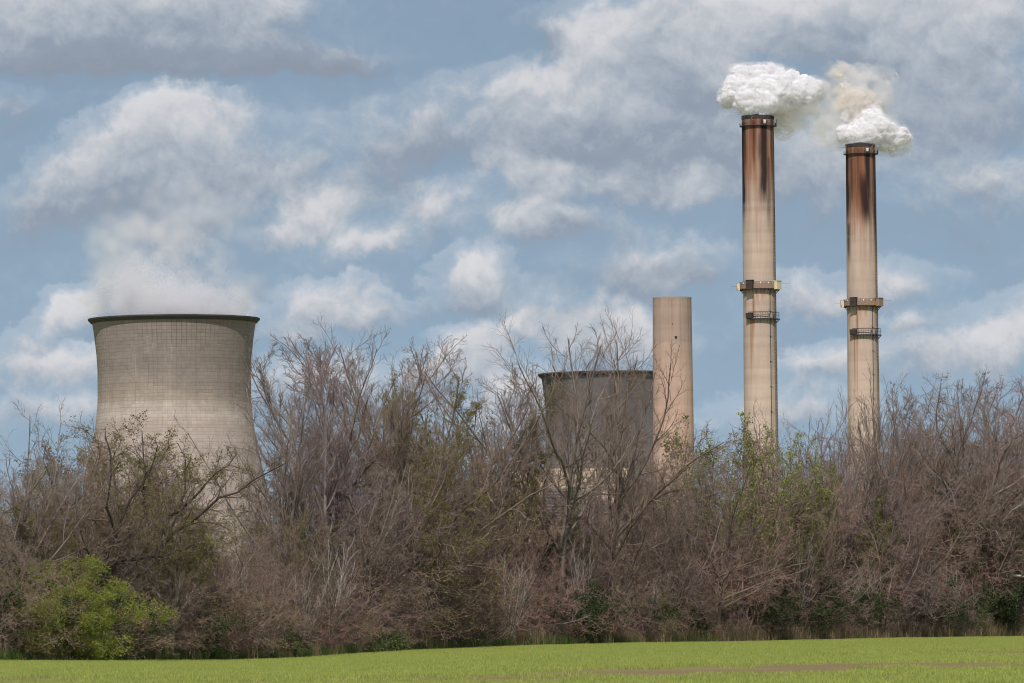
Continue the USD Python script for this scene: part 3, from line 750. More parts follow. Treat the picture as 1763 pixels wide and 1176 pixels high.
core1 = [(1300, 183, 25, 0), (1287, 172, 24, -2), (1316, 175, 26, -2), (1300, 160, 30, 1), (1270, 150, 24, 2), (1262, 160, 20, 2), (1330, 162, 27, 0), (1345, 150, 28, 3), (1370, 158, 25, 4), (1392, 158, 20, 5), (1360, 140, 20, 5), (1385, 146, 18, 5), (1345, 172, 22, 4), (1335, 182, 14, 4),
         (1310, 140, 26, 4), (1285, 133, 20, 4), (1340, 136, 20, 6), (1365, 176, 18, 6), (1252, 172, 12, 3), (1403, 156, 13, 6), (1272, 126, 12, 5), (1300, 124, 12, 5), (1325, 122, 12, 6)]
core2 = [(1482, 238, 22, 0), (1470, 232, 17, -1), (1496, 232, 22, -1), (1512, 222, 24, 1), (1530, 228, 20, 2), (1505, 208, 18, 2), (1545, 234, 17, 3), (1558, 238, 11, 4), (1452, 232, 12, 2), (1485, 208, 17, 6), (1472, 190, 13, 8), (1492, 190, 12, 8), (1480, 172, 10, 9), (1462, 205, 11, 8), (1510, 198, 12, 6), (1520, 245, 14, 3), (1480, 222, 17, 2), (1535, 248, 11, 4)]
plume(0, C1, 2680, spread(core1, 150, 0.55, 5, 12, 1.0), [(1375, 178, 55, 34, 9, 3, 0), (1350, 200, 50, 34, 9, 5, 1), (1345, 225, 26, 20, 12, 1.2, 1), (1330, 195, 60, 30, 8, 3, 0), (1400, 185, 40, 50, 12, 1.6, 0), (1405, 158, 26, 24, 5, 3, 0), (1395, 180, 32, 20, 5, 3, 0), (1250, 165, 18, 20, 2, 1, 0), (1300, 118, 60, 12, 4, 2.2, 0)],
      'dense white steam billowing from the tallest chimney')
plume(1, C2, 2830, spread(core2, 110, 0.55, 4, 10, 1.0), [(1465, 178, 44, 42, 9, 14, 1), (1448, 150, 40, 44, 12, 6, 1), (1500, 168, 42, 48, 11, 9, 0), (1440, 228, 46, 34, 9, 7, 0), (1425, 200, 40, 50, 13, 3.2, 0), (1490, 140, 60, 36, 13, 6, 0), (1515, 200, 34, 34, 8, 4, 0), (1530, 250, 44, 22, 7, 2.4, 1), (1440, 120, 26, 18, 14, 1.0, 1), (1478, 200, 26, 30, 6, 5, 1)],
      'white and cream steam drifting off the right smoking chimney',
      [(1478, 205, 17, 9), (1462, 190, 15, 10), (1488, 184, 16, 10), (1470, 168, 14, 11), (1452, 172, 11, 11), (1500, 172, 11, 11), (1484, 156, 10, 12), (1455, 150, 8, 12), (1446, 132, 6, 13), (1506, 190, 12, 9), (1516, 178, 7, 10)])


def tower_steam():
    Y = 2062; s = FPX / Y
    L = [(299, 535, 152, 42, 0, 30), (250, 500, 115, 60, 5, 20), (225, 450, 95, 95, 10, 12), (345, 510, 140, 52, 10, 16), (300, 410, 150, 115, 18, 16), (425, 525, 70, 45, 12, 5), (195, 505, 55, 65, 10, 5)]
    rng = np.random.default_rng(5); path = '/World/steam_veil'
    pi = UsdGeom.PointInstancer.Define(stage, path)
    tag(pi.GetPrim(), 'soft pale steam rising from the big cooling tower', 'steam', None, 'stuff')
    UsdGeom.Scope.Define(stage, path + '/models')
    for k in range(3):
        usdkit.mesh(stage, f'{path}/models/vapour_{k}' if k else path + '/models/vapour', quads_of(np.random.default_rng(50 + k), np.random.default_rng(60 + k).normal(0, 1.7, (420, 3)), 0.085), MIST[0])
        pi.GetPrototypesRel().AddTarget(f'{path}/models/vapour_{k}' if k else path + '/models/vapour')
    out = []
    for px, py, rx, ry, dy, share in L:
        n = int(share * 13); c = at(px, py, Y + dy)
        d = rng.normal(0, 1, (n * 3, 3)); d /= np.linalg.norm(d, axis=1, keepdims=True)
        q = c + d * np.array([rx / s, rx / s * 0.85, ry / s]) * rng.uniform(0, 1, (n * 3, 1)) ** 0.55
        f = meshkit.fbm(q * 0.035, 4, 5)
        keep = (sstep(f, 0.34, 0.60) > rng.uniform(0, 1, n * 3))
        q = q[keep][:n]
        rim = (np.hypot(q[:, 0] - T1[0], q[:, 1] - Y) < T1R(T1[2]) + 3) | (q[:, 2] > T1[2] + 7)
        out.append(q[rim & (q[:, 2] > T1[2] - 4)])
    q = np.vstack(out)
    pi.CreatePositionsAttr(Vt.Vec3fArray.FromNumpy(q.astype(np.float32)))
    pi.CreateProtoIndicesAttr(Vt.IntArray.FromNumpy(rng.integers(0, 3, len(q)).astype(np.int32)))
    a = rng.uniform(0, 6.28, len(q))
    pi.CreateOrientationsAttr(Vt.QuathArray([Gf.Quath(float(math.cos(x / 2)), 0.0, 0.0, float(math.sin(x / 2))) for x in a]))


tower_steam()
# ------------------------------------------------------------------ trees
def grow(rng, P0, D0, L, R0, R1, n, wig, up):
    """lets branches grow: start points, directions, lengths and end radii -> points (B, n+1, 3), radii (B, n+1)."""
    B = len(P0); P = np.empty((B, n + 1, 3)); P[:, 0] = P0; D = D0.copy()
    for i in range(n):
        D = D + rng.normal(0, wig, (B, 3)); D[:, 2] += up / n
        D /= np.linalg.norm(D, axis=1, keepdims=True)
        P[:, i + 1] = P[:, i] + D * (L / n)[:, None]
    t = np.linspace(0, 1, n + 1)[None]
    return P, R0[:, None] * (1 - t) + R1[:, None] * t


def sprout(rng, P, R, k, t0, t1, ang, sd, ratio, n, wig, up, rmin, fall=0.5, rfac=0.6):
    """k children on every branch."""
    B, m = P.shape[0], P.shape[1] - 1
    seg = np.linalg.norm(np.diff(P, axis=1), axis=2); L = seg.sum(1)
    t = t0 + (t1 - t0) * ((np.arange(k)[None] + rng.uniform(0, 1, (B, k))) / k)
    b = np.repeat(np.arange(B), k); t = t.ravel()
    f = np.clip(t * m, 0, m - 1e-6); i = f.astype(int); u = f - i
    p = P[b, i] * (1 - u)[:, None] + P[b, i + 1] * u[:, None]; r = R[b, i] * (1 - u) + R[b, i + 1] * u
    T = P[b, i + 1] - P[b, i]; T /= np.linalg.norm(T, axis=1, keepdims=True)
    e1 = np.cross(T, np.where(np.abs(T[:, 2:3]) > 0.9, [1.0, 0, 0], [0, 0, 1.0])); e1 /= np.linalg.norm(e1, axis=1, keepdims=True); e2 = np.cross(T, e1)
    az = np.tile(np.arange(k) * 2.4, B) + np.repeat(rng.uniform(0, 6.28, B), k) + rng.normal(0, 0.45, len(b))      # turned round the stem, leaf by leaf
    q = e1 * np.cos(az)[:, None] + e2 * np.sin(az)[:, None]
    a = np.radians(np.clip(rng.normal(ang, sd, len(b)), 5, 110))
    D = T * np.cos(a)[:, None] + q * np.sin(a)[:, None]
    Lc = L[b] * ratio * (1 - fall * (t - t0) / max(t1 - t0, 1e-6)) * rng.uniform(0.6, 1.3, len(b))
    rc = np.maximum(np.minimum(r * rfac, Lc * 0.03 + rmin), rmin)
    return grow(rng, p, D, Lc, rc, np.maximum(rc * 0.10, np.minimum(rmin, rc) * 0.6), n, wig, up)


def tubes(P, R, sides):
    B, m = P.shape[0], P.shape[1]
    T = np.empty_like(P); T[:, 1:-1] = P[:, 2:] - P[:, :-2]; T[:, 0] = P[:, 1] - P[:, 0]; T[:, -1] = P[:, -1] - P[:, -2]
    T /= np.maximum(np.linalg.norm(T, axis=2, keepdims=True), 1e-9)
    ref = np.where(np.abs(T[:, :1, 2:3]) > 0.85, np.array([1.0, 0, 0]), np.array([0, 0, 1.0]))
    N = np.cross(T, np.broadcast_to(ref, T.shape)); N /= np.maximum(np.linalg.norm(N, axis=2, keepdims=True), 1e-9)
    Bn = np.cross(T, N)
    a = np.arange(sides) * 2 * math.pi / sides
    V = P[:, :, None] + R[:, :, None, None] * (np.cos(a)[None, None, :, None] * N[:, :, None] + np.sin(a)[None, None, :, None] * Bn[:, :, None])
    base = (np.arange(B) * m * sides)[:, None, None] + (np.arange(m - 1) * sides)[None, :, None]
    k = np.arange(sides)[None, None]; k2 = (k + 1) % sides
    A, Bq, C, D = base + k, base + k2, base + sides + k2, base + sides + k
    f = np.concatenate([np.stack([A, Bq, C], -1).reshape(-1, 3), np.stack([A, C, D], -1).reshape(-1, 3)])
    return V.reshape(-1, 3), f


def joined(L):
    v, f, n = [], [], 0
    for a, b in L: v.append(a); f.append(b + n); n += len(a)
    return trimesh.Trimesh(np.vstack(v), np.vstack(f), process=False)


def quads(rng, P, size, aspect=1.6, upw=0.0):
    """small leaves at the points P."""
    n = len(P); a = rng.normal(0, 1, (n, 3)); a[:, 2] += upw; a /= np.linalg.norm(a, axis=1, keepdims=True)
    b = rng.normal(0, 1, (n, 3)); b -= (a * b).sum(1, keepdims=True) * a; b /= np.linalg.norm(b, axis=1, keepdims=True)
    s = (size * rng.uniform(0.6, 1.4, n))[:, None]
    V = np.stack([P, P + a * s * aspect * 0.5 + b * s * 0.5, P + a * s * aspect, P + a * s * aspect * 0.5 - b * s * 0.5], 1).reshape(-1, 3)
    i = np.arange(n)[:, None] * 4
    return trimesh.Trimesh(V, np.concatenate([i + [0, 1, 2], i + [0, 2, 3]]), process=False)


# habit: stems, their spread and lean, and then each level of branching:
#   (children, from, to, angle, spread of angle, length ratio, segments, wiggle, upward pull, least radius, falling off)
HABITS = {
    'upright': dict(stems=1, spread=4, stem_len=0.97, wig=0.05, up=0.10, r=0.0095, tip=0.08, levels=[
        (17, 0.34, 0.98, 31, 8, 0.27, 8, 0.09, 0.45, 0.02, 0.45), (9, 0.15, 1.0, 36, 10, 0.34, 5, 0.12, 0.35, 0.012, 0.45), (6, 0.15, 1.0, 38, 12, 0.52, 4, 0.13, 0.25, 0.008, 0.4), (4, 0.15, 1.0, 38, 13, 0.75, 3, 0.15, 0.2, 0.0065, 0.3)]),
    'forked': dict(stems=1, spread=3, stem_len=0.30, wig=0.05, up=0.05, r=0.0135, tip=0.75, levels=[
        (8, 0.35, 1.0, 27, 10, 2.2, 10, 0.075, 0.25, 0.05, 0.10), (13, 0.18, 1.0, 34, 10, 0.34, 6, 0.11, 0.35, 0.02, 0.5), (8, 0.12, 1.0, 36, 12, 0.46, 5, 0.12, 0.28, 0.010, 0.5), (5, 0.1, 1.0, 37, 13, 0.65, 3, 0.14, 0.25, 0.007, 0.4)]),
    'broad': dict(stems=1, spread=3, stem_len=0.26, wig=0.05, up=0.05, r=0.0145, tip=0.75, levels=[
        (9, 0.5, 1.0, 30, 12, 2.2, 10, 0.08, 0.25, 0.05, 0.0), (13, 0.15, 1.0, 38, 11, 0.36, 6, 0.11, 0.30, 0.02, 0.5), (8, 0.12, 1.0, 38, 12, 0.46, 5, 0.13, 0.25, 0.010, 0.45), (5, 0.1, 1.0, 38, 13, 0.65, 3, 0.15, 0.2, 0.007, 0.4)]),
    'crowned': dict(stems=1, spread=3, stem_len=0.50, wig=0.05, up=0.05, r=0.0125, tip=0.6, levels=[
        (11, 0.45, 1.0, 38, 12, 1.05, 9, 0.09, 0.30, 0.05, 0.1), (12, 0.15, 1.0, 38, 11, 0.36, 6, 0.12, 0.28, 0.018, 0.5), (8, 0.12, 1.0, 38, 12, 0.46, 5, 0.14, 0.22, 0.010, 0.45), (5, 0.1, 1.0, 38, 13, 0.62, 3, 0.15, 0.18, 0.007, 0.4)]),
    'twisted': dict(stems=1, spread=5, stem_len=0.42, wig=0.10, up=0.1, r=0.0175, tip=0.75, levels=[
        (9, 0.45, 1.0, 45, 16, 1.15, 9, 0.22, 0.40, 0.05, 0.1), (9, 0.2, 1.0, 50, 14, 0.38, 6, 0.26, 0.2, 0.02, 0.5), (7, 0.15, 1.0, 48, 14, 0.45, 4, 0.28, 0.15, 0.012, 0.4), (5, 0.15, 1.0, 48, 14, 0.45, 3, 0.25, 0.1, 0.008, 0.4)]),
    'shoots': dict(stems=6, spread=8, stem_len=0.95, wig=0.05, up=0.35, r=0.0055, tip=0.2, levels=[
        (11, 0.25, 0.98, 27, 7, 0.36, 6, 0.08, 0.5, 0.016, 0.6), (6, 0.15, 1.0, 28, 9, 0.42, 4, 0.10, 0.4, 0.010, 0.45), (4, 0.2, 1.0, 32, 10, 0.45, 3, 0.12, 0.3, 0.0075, 0.3)]),
    'thicket': dict(stems=5, spread=11, stem_len=0.95, wig=0.11, up=0.45, r=0.0075, tip=0.12, levels=[
        (11, 0.15, 0.98, 48, 16, 0.33, 6, 0.22, 0.10, 0.018, 0.55), (7, 0.12, 1.0, 50, 16, 0.45, 4, 0.25, 0.02, 0.011, 0.45), (6, 0.1, 1.0, 54, 18, 0.48, 3, 0.26, -0.03, 0.008, 0.3)]),
    'shrub': dict(stems=12, spread=30, stem_len=0.95, wig=0.15, up=0.45, r=0.006, tip=0.2, levels=[
        (8, 0.1, 1.0, 55, 20, 0.36, 5, 0.28, -0.05, 0.012, 0.4), (6, 0.1, 1.0, 60, 20, 0.5, 4, 0.3, -0.1, 0.009, 0.3), (3, 0.2, 1.0, 60, 20, 0.5, 2, 0.3, -0.1, 0.007, 0.3)]),
    'fan': dict(stems=1, spread=3, stem_len=0.42, wig=0.05, up=0.05, r=0.022, tip=0.7, levels=[
        (9, 0.55, 1.0, 58, 20, 1.3, 7, 0.12, 0.35, 0.05, 0.0), (8, 0.15, 1.0, 40, 14, 0.40, 5, 0.16, 0.2, 0.018, 0.5), (7, 0.1, 1.0, 44, 14, 0.45, 3, 0.2, 0.1, 0.01, 0.4), (3, 0.2, 1.0, 45, 14, 0.45, 2, 0.2, 0.1, 0.008, 0.4)]),
    'leaning': dict(stems=2, spread=10, stem_len=0.95, wig=0.12, up=0.25, r=0.016, tip=0.3, levels=[
        (9, 0.2, 1.0, 50, 18, 0.42, 6, 0.2, 0.5, 0.03, 0.4), (8, 0.1, 1.0, 45, 14, 0.45, 4, 0.2, 0.3, 0.014, 0.4), (6, 0.1, 1.0, 48, 14, 0.45, 3, 0.2, 0.2, 0.009, 0.4)]),
}


def skeleton(habit, H, seed, lean=(0, 0), density=1.0, thick=1.0, squash=1.0):
    rng = np.random.default_rng(seed); h = HABITS[habit]
    n = h['stems']; a = rng.uniform(0, 2 * math.pi, n); sp = np.radians(np.abs(rng.normal(h['spread'], h['spread'] * 0.4, n)))
    D = np.stack([np.cos(a) * np.sin(sp) + lean[0], np.sin(a) * np.sin(sp) + lean[1], np.cos(sp)], -1); D /= np.linalg.norm(D, axis=1, keepdims=True)
    P0 = np.stack([np.cos(a), np.sin(a), 0 * a], -1) * (0.02 * H if n > 1 else 0) + [0, 0, -0.25]
    L = H * h['stem_len'] * (rng.uniform(0.72, 1.05, n) if n > 1 else np.ones(1)) * (1.0)
    R = np.full(n, h['r'] * H) * rng.uniform(0.7, 1.1, n) if n > 1 else np.full(1, h['r'] * H)
    P, Rr = grow(rng, P0, D, L, R, R * h['tip'], 12, h['wig'], h['up'])
    Rr[:, 0] *= 1.35; Rr[:, 1] *= 1.1
    levels = [(P, Rr)]
    for li, (k, t0, t1, ang, sd, ratio, ns, wig, up, rmin, fall) in enumerate(h['levels']):
        kk = max(2, int(round(k * (density if li else 1))))
        P, Rr = sprout(rng, P, Rr, kk, t0, t1, ang, sd, ratio, ns, wig, up, rmin * thick, fall)
        levels.append((P, Rr))
    top = float(np.percentile(levels[-1][0][..., 2], 99.2))
    k = H / top                                       # exact height
    return [(p * [k * squash, k * squash, k], r) for p, r in levels]


def bark(name, c0, c1, var=0.35):
    g = Graph()
    p = g.add('texture_coordinate') + '.object'
    n = g.noise(g.mapping(p, (3, 3, 0.7)), 1.0, 4, 0.65); m = g.noise(p, 0.35, 3, 0.5)
    c = g.mix(g.smooth(n + '.fac', 0.3, 0.7), tuple(c0), tuple(c1))
    f = g.math('multiply_add', g.math('subtract', m + '.fac', 0.5), var * 2, 1.0)
    f = g.math('multiply', f, g.math('multiply_add', g.add('object_info') + '.random', 0.35, 0.82))
    c = g.mix(1.0, c, g.add('combine_xyz', {'x': f, 'y': f, 'z': f}) + '.vector', 'multiply')
    b = g.add('principled_bsdf', {'base_color': c}, roughness=0.85, specular_ior_level=0.2)
    return g.build(name, b + '.BSDF')


def leafy(name, c0, c1, trans=0.35, var=0.25):
    g = Graph()
    r = g.add('geometry') + '.random_per_island'
    p = g.add('texture_coordinate') + '.object'
    n = g.noise(p, 0.6, 3, 0.5)
    c = g.mix(g.math('add', g.math('multiply', r, 0.5), g.math('multiply', g.smooth(n + '.fac', 0.35, 0.65), 0.5)), tuple(c0), tuple(c1))
    f = g.math('multiply_add', g.add('object_info') + '.random', var * 2, 1 - var)
    c = g.mix(1.0, c, g.add('combine_xyz', {'x': f, 'y': f, 'z': f}) + '.vector', 'multiply')
    d = g.add('principled_bsdf', {'base_color': c}, roughness=0.6, specular_ior_level=0.3)
    t = g.add('translucent_bsdf', {'color': c})
    return g.build(name, g.add('mix_closure', {'closure1': d + '.BSDF', 'closure2': t + '.BSDF'}, fac=trans) + '.closure')


BARK = {
    'grey': (bark('grey_bark', (0.166, 0.138, 0.115), (0.282, 0.243, 0.205)), bark('grey_twigs', (0.218, 0.173, 0.143), (0.301, 0.243, 0.205))),
    'brown': (bark('brown_bark', (0.109, 0.083, 0.064), (0.205, 0.160, 0.122)), bark('brown_twigs', (0.192, 0.138, 0.105), (0.275, 0.205, 0.160))),
    'dark': (bark('dark_bark', (0.03, 0.026, 0.023), (0.075, 0.06, 0.05)), bark('dark_twigs', (0.085, 0.064, 0.05), (0.14, 0.108, 0.085))),
    'red': (bark('reddish_bark', (0.141, 0.105, 0.090), (0.243, 0.186, 0.154)), bark('reddish_twigs', (0.256, 0.160, 0.134), (0.358, 0.237, 0.198))),
    'pale': (bark('pale_bark', (0.30, 0.275, 0.24), (0.55, 0.52, 0.47), 0.5), bark('pale_twigs', (0.21, 0.165, 0.14), (0.30, 0.25, 0.21))),
    'mauve': (bark('mauve_bark', (0.128, 0.105, 0.100), (0.218, 0.179, 0.166)), bark('mauve_twigs', (0.211, 0.156, 0.147), (0.288, 0.218, 0.205))),
}
LEAF = {
    'olive': leafy('olive_buds', (0.20, 0.175, 0.06), (0.29, 0.26, 0.085), 0.45),
    'lime': leafy('lime_leaves', (0.24, 0.27, 0.075), (0.34, 0.37, 0.11), 0.5),
    'green': leafy('spring_leaves', (0.23, 0.265, 0.05), (0.38, 0.42, 0.08), 0.5),
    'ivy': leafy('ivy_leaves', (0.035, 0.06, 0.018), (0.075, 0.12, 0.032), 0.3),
    'dull': leafy('dull_green_leaves', (0.09, 0.125, 0.045), (0.15, 0.195, 0.075), 0.4),
    'rusty': leafy('withered_leaves', (0.10, 0.05, 0.025), (0.17, 0.09, 0.05), 0.3),
}


def tree_parts(parent, habit, H, seed, tint='grey', leaf=None, nleaf=0, lean=(0, 0), density=1.0, thick=1.0, ivy=0.0, leaf_size=0.10, low=0.0, squash=1.0):
    lv = skeleton(habit, H, seed, lean, density, thick, squash)
    rng = np.random.default_rng(seed + 999)
    obj('trunk', joined([tubes(*lv[0], 7)]), BARK[tint][0], parent, smooth=True)
    obj('limbs', joined([tubes(*lv[1], 4)]), BARK[tint][0], parent, smooth=True)
    obj('twigs', joined([tubes(*l, 3) for l in lv[2:]]), BARK[tint][1], parent, smooth=True)
    if leaf:
        P = lv[-1][0]; P = P[:, 1:].reshape(-1, 3)
        P = P[P[:, 2] > low * H]
        cl = meshkit.fbm(P * 0.35, 2, seed % 50)                     # leaves come in clumps
        P = P[np.argsort(-(cl + rng.normal(0, 0.14, len(P))))[:int(len(P) * 0.85)]]
        P = P[rng.integers(0, len(P), nleaf)] + rng.normal(0, 0.10, (nleaf, 3))
        obj('leaves', quads(rng, P, leaf_size), LEAF[leaf], parent)
    if ivy:
        p0, r0 = lv[0]; m = p0.shape[1] - 1; n = int(2800 * ivy)
        b = rng.integers(0, len(p0), n); t = rng.uniform(0, 0.8, n) ** 1.3 * m; i = np.minimum(t.astype(int), m - 1); u = (t - i)[:, None]
        P = p0[b, i] * (1 - u) + p0[b, i + 1] * u + rng.normal(0, 0.35, (n, 3))
        obj('ivy', quads(rng, P, 0.12), LEAF['ivy'], parent)


ZONES = [(-200, 95, 'at the left edge of the field'), (95, 165, 'just left of the big tower'), (165, 300, 'before the left half of the big tower'), (300, 440, 'before the right half of the big tower'),
         (440, 560, 'just right of the big tower'), (560, 690, 'midway between the towers'), (690, 800, 'in the tall stand between the towers'), (800, 925, 'just left of the dark tower'),
         (925, 1025, 'before the left half of the dark tower'), (1025, 1122, 'before the right half of the dark tower'), (1122, 1200, 'before the short smokeless stack'), (1200, 1278, 'between the short stack and the tallest chimney'),
         (1278, 1345, 'before the tallest chimney'), (1345, 1455, 'between the two smoking chimneys'), (1455, 1520, 'before the right smoking chimney'), (1520, 1640, 'just right of the right smoking chimney'), (1640, 2000, 'at the right edge of the picture')]
WORD = ['first', 'second', 'third', 'fourth', 'fifth', 'sixth', 'seventh', 'eighth', 'ninth', 'tenth', 'eleventh', 'twelfth']
plants = []      # (prim, look, px, category, group)


def spot(px, behind):
    Y = float(edge_depth(px)) + behind
    for _ in range(3):
        p = at(px, 1100, Y); z = float(ground_z(p[0], Y))
    return p[0], Y, z


def height_for(px, py_top, x, Y, z):
    return float(at(px, py_top, Y)[2] - z)


PROTO = {}


def plant(name, look, px, behind, py_top, proto=None, rz=0.0, cat='tree', group=None, width=1.0, **spec):
    """one tree: built from its own skeleton, or a copy of one of a few models (proto)."""
    x, Y, z = spot(px, behind); H = height_for(px, py_top, x, Y, z)
    if proto is None:
        t = thing(name, (x, Y, z), rz)
        tree_parts(t, H=H, **spec)
    else:
        h0, kw = MODELS[proto]
        s = H / h0
        t = thing(name, (x, Y, z), rz, (s * width, s * width, s))
        if proto not in PROTO:
            c = stage.CreateClassPrim('/World/model_' + proto); PROTO[proto] = c
            tree_parts(c, H=h0, **kw)
        t.GetReferences().AddInternalReference(PROTO[proto].GetPath()); t.SetInstanceable(True)
    plants.append((t, look, px, cat, group))
    return t


MODELS = {
    'thicket_brown': (11.0, dict(habit='thicket', seed=11, tint='brown', density=1.0)),
    'thicket_red': (10.0, dict(habit='thicket', seed=12, tint='red', density=1.15)),
    'thicket_mauve': (11.0, dict(habit='thicket', seed=13, tint='mauve')),
    'thicket_grey': (11.0, dict(habit='thicket', seed=14, tint='grey')),
    'thicket_olive': (11.0, dict(habit='thicket', seed=15, tint='brown', leaf='olive', nleaf=8840, leaf_size=0.065, density=0.85)),
    'shoots_grey': (13.0, dict(habit='shoots', seed=16, tint='mauve')),
    'shoots_brown': (13.0, dict(habit='shoots', seed=17, tint='brown')),
    'shoots_lime': (12.0, dict(habit='shoots', seed=18, tint='brown', leaf='lime', nleaf=5200, leaf_size=0.075, low=0.4)),
    'twisted_brown': (13.0, dict(habit='twisted', seed=19, tint='brown', density=0.85)),
    'upright_grey': (19.0, dict(habit='upright', seed=20, tint='grey', thick=1.2, density=1.0)),
    'upright_brown': (19.0, dict(habit='upright', seed=27, tint='brown', thick=1.2, density=1.0)),
    'upright_mauve': (19.0, dict(habit='upright', seed=28, tint='mauve', thick=1.2, density=1.0)),
    'shrub_red': (5.0, dict(habit='shrub', seed=21, tint='red')),
    'shrub_brown': (5.0, dict(habit='shrub', seed=22, tint='brown')),
    'shrub_grey': (5.0, dict(habit='shrub', seed=23, tint='mauve')),
    'crowned_grey': (22.0, dict(habit='crowned', seed=12, tint='grey', density=0.85, thick=1.25)),
    'crowned_brown': (22.0, dict(habit='crowned', seed=8, tint='brown', density=0.85, thick=1.25)),
    'shoots_pale': (8.0, dict(habit='shoots', seed=25, tint='pale', density=0.8)),
    'lime_sapling': (7.0, dict(habit='shoots', seed=24, tint='brown', leaf='lime', nleaf=4200, leaf_size=0.07, low=0.25)),
}

# the trees one can tell apart, left to right
plant('bare_tree', 'slender bare tree with forked upswept limbs', 28, 10, 697, proto='crowned_grey', rz=4.4, width=0.9)
plant('bare_tree', 'dark trunked tree with a twiggy brown crown', 143, 6, 738, habit='twisted', seed=4, tint='dark', leaf='olive', nleaf=3500, leaf_size=0.065, ivy=0.5)
plant('budding_tree', 'twisted dark limbed tree with sparse olive buds', 276, 4, 716, habit='twisted', seed=3, tint='dark', leaf='olive', nleaf=7500, leaf_size=0.07, ivy=1.0)
plant('bare_tree', 'slender grey tree with fine twigs', 530, 9, 590, proto='upright_grey', rz=0.4, width=1.0)
plant('bare_tree', 'tall straight bare tree, leftmost of the tall stand', 552, 13, 578, proto='upright_mauve', rz=2.0, width=1.2)
for k, (px, py, hb, pr) in enumerate(((478, 612, 14, 2), (578, 588, 20, 1), (622, 596, 10, 2), (772, 600, 14, 1), (822, 625, 13, 2), (1548, 662, 18, 0), (1655, 662, 18, 1), (1712, 640, 20, 0), (1758, 630, 12, 2), (75, 745, 14, 1), (1120, 690, 14, 2))):
    plant('bare_tree', 'slim upright bare tree', px, hb, py, proto=('upright_grey', 'upright_brown', 'upright_mauve')[pr], rz=1.7 * k, width=0.95 + 0.05 * (k % 5))
plant('bare_tree', 'tall bare tree with forked brown top', 598, 15, 576, proto='crowned_brown', rz=0.7, width=0.75)
plant('bare_tree', 'tall thin bare tree with narrow top', 648, 18, 592, proto='upright_brown', rz=3.0)
plant('budding_tree', 'tall bare tree with olive budding lower crown', 668, 8, 655, habit='upright', seed=108, tint='brown', leaf='olive', nleaf=8840, leaf_size=0.065, density=0.75)
plant('bare_tree', 'tall bare tree with two upright leaders', 706, 12, 573, habit='forked', seed=6, tint='grey', density=1.0, thick=1.6)
plant('bare_tree', 'tall twiggy bare tree, rightmost of the tall stand', 748, 11, 580, proto='upright_brown', rz=5.0, width=1.2)
plant('budding_tree', 'upright olive budding tree below taller bare tops', 722, 5, 650, habit='upright', seed=131, tint='brown', leaf='olive', nleaf=7140, leaf_size=0.065, density=0.75)
plant('bare_tree', 'bare tree with spreading twiggy top', 796, 10, 612, proto='crowned_brown', rz=3.9, width=0.8)
plant('budding_tree', 'slim tree hazed with pale green buds', 880, 8, 668, habit='upright', seed=112, tint='brown', leaf='olive', nleaf=11050, leaf_size=0.065, density=0.75)
plant('spreading_tree', 'big spreading tree with limbs sweeping left', 965, 5, 562, habit='crowned', seed=2, tint='grey', density=1.0, thick=1.5, squash=0.95)
plant('spreading_tree', 'big spreading tree with limbs sweeping right', 1058, 8, 553, habit='crowned', seed=9, tint='brown', density=0.9, thick=1.5, squash=0.80)
plant('budding_tree', 'bushy tree with lime green young leaves', 1205, 10, 735, proto='shoots_lime', rz=1.0, width=1.1)
plant('budding_tree', 'bushy tree with fresh green leaves', 1285, 8, 732, proto='shoots_lime', rz=3.3, width=1.1)
plant('bare_tree', 'bare tree with a fan of thin upright shoots', 1362, 12, 700, proto='shoots_grey', rz=0.5)
plant('bare_tree', 'tall bare tree of thin upright shoots', 1455, 14, 672, proto='shoots_grey', rz=2.5)
plant('bare_tree', 'bare tree with thin shoots rising over the shaft', 1502, 10, 690, proto='shoots_brown', rz=4.0)
plant('bare_tree', 'tall bare tree with a narrow forked top', 1572, 14, 642, proto='crowned_grey', rz=1.2, width=0.85)
plant('bare_tree', 'bare tree with clumps of withered seed heads', 1628, 12, 652, habit='twisted', seed=9, tint='brown', leaf='rusty', nleaf=2600, leaf_size=0.09)
plant('sycamore', 'white barked sycamore with crooked pale limbs', 1690, 5, 668, habit='twisted', seed=12, tint='pale', leaf='rusty', nleaf=900, leaf_size=0.08)
plant('sycamore', 'tall pale barked tree with narrow upright top', 1738, 13, 602, habit='forked', seed=3, tint='pale', density=1.0, thick=1.6)
plant('bare_tree', 'pale slim sapling with whitish trunk', 733, 2, 800, habit='upright', seed=125, tint='pale', lean=(0.05, 0), density=0.8)
plant('bare_tree', 'round crowned bare tree', 496, 16, 640, proto='crowned_grey', rz=2.2, width=0.8)
plant('bare_tree', 'round crowned bare tree', 862, 16, 655, proto='crowned_brown', rz=5.2, width=0.8)
plant('bare_tree', 'round crowned bare tree', 1612, 16, 655, proto='crowned_brown', rz=2.9, width=0.85)
plant('bare_tree', 'round crowned bare tree', 1420, 16, 705, proto='crowned_grey', rz=0.3, width=0.8)
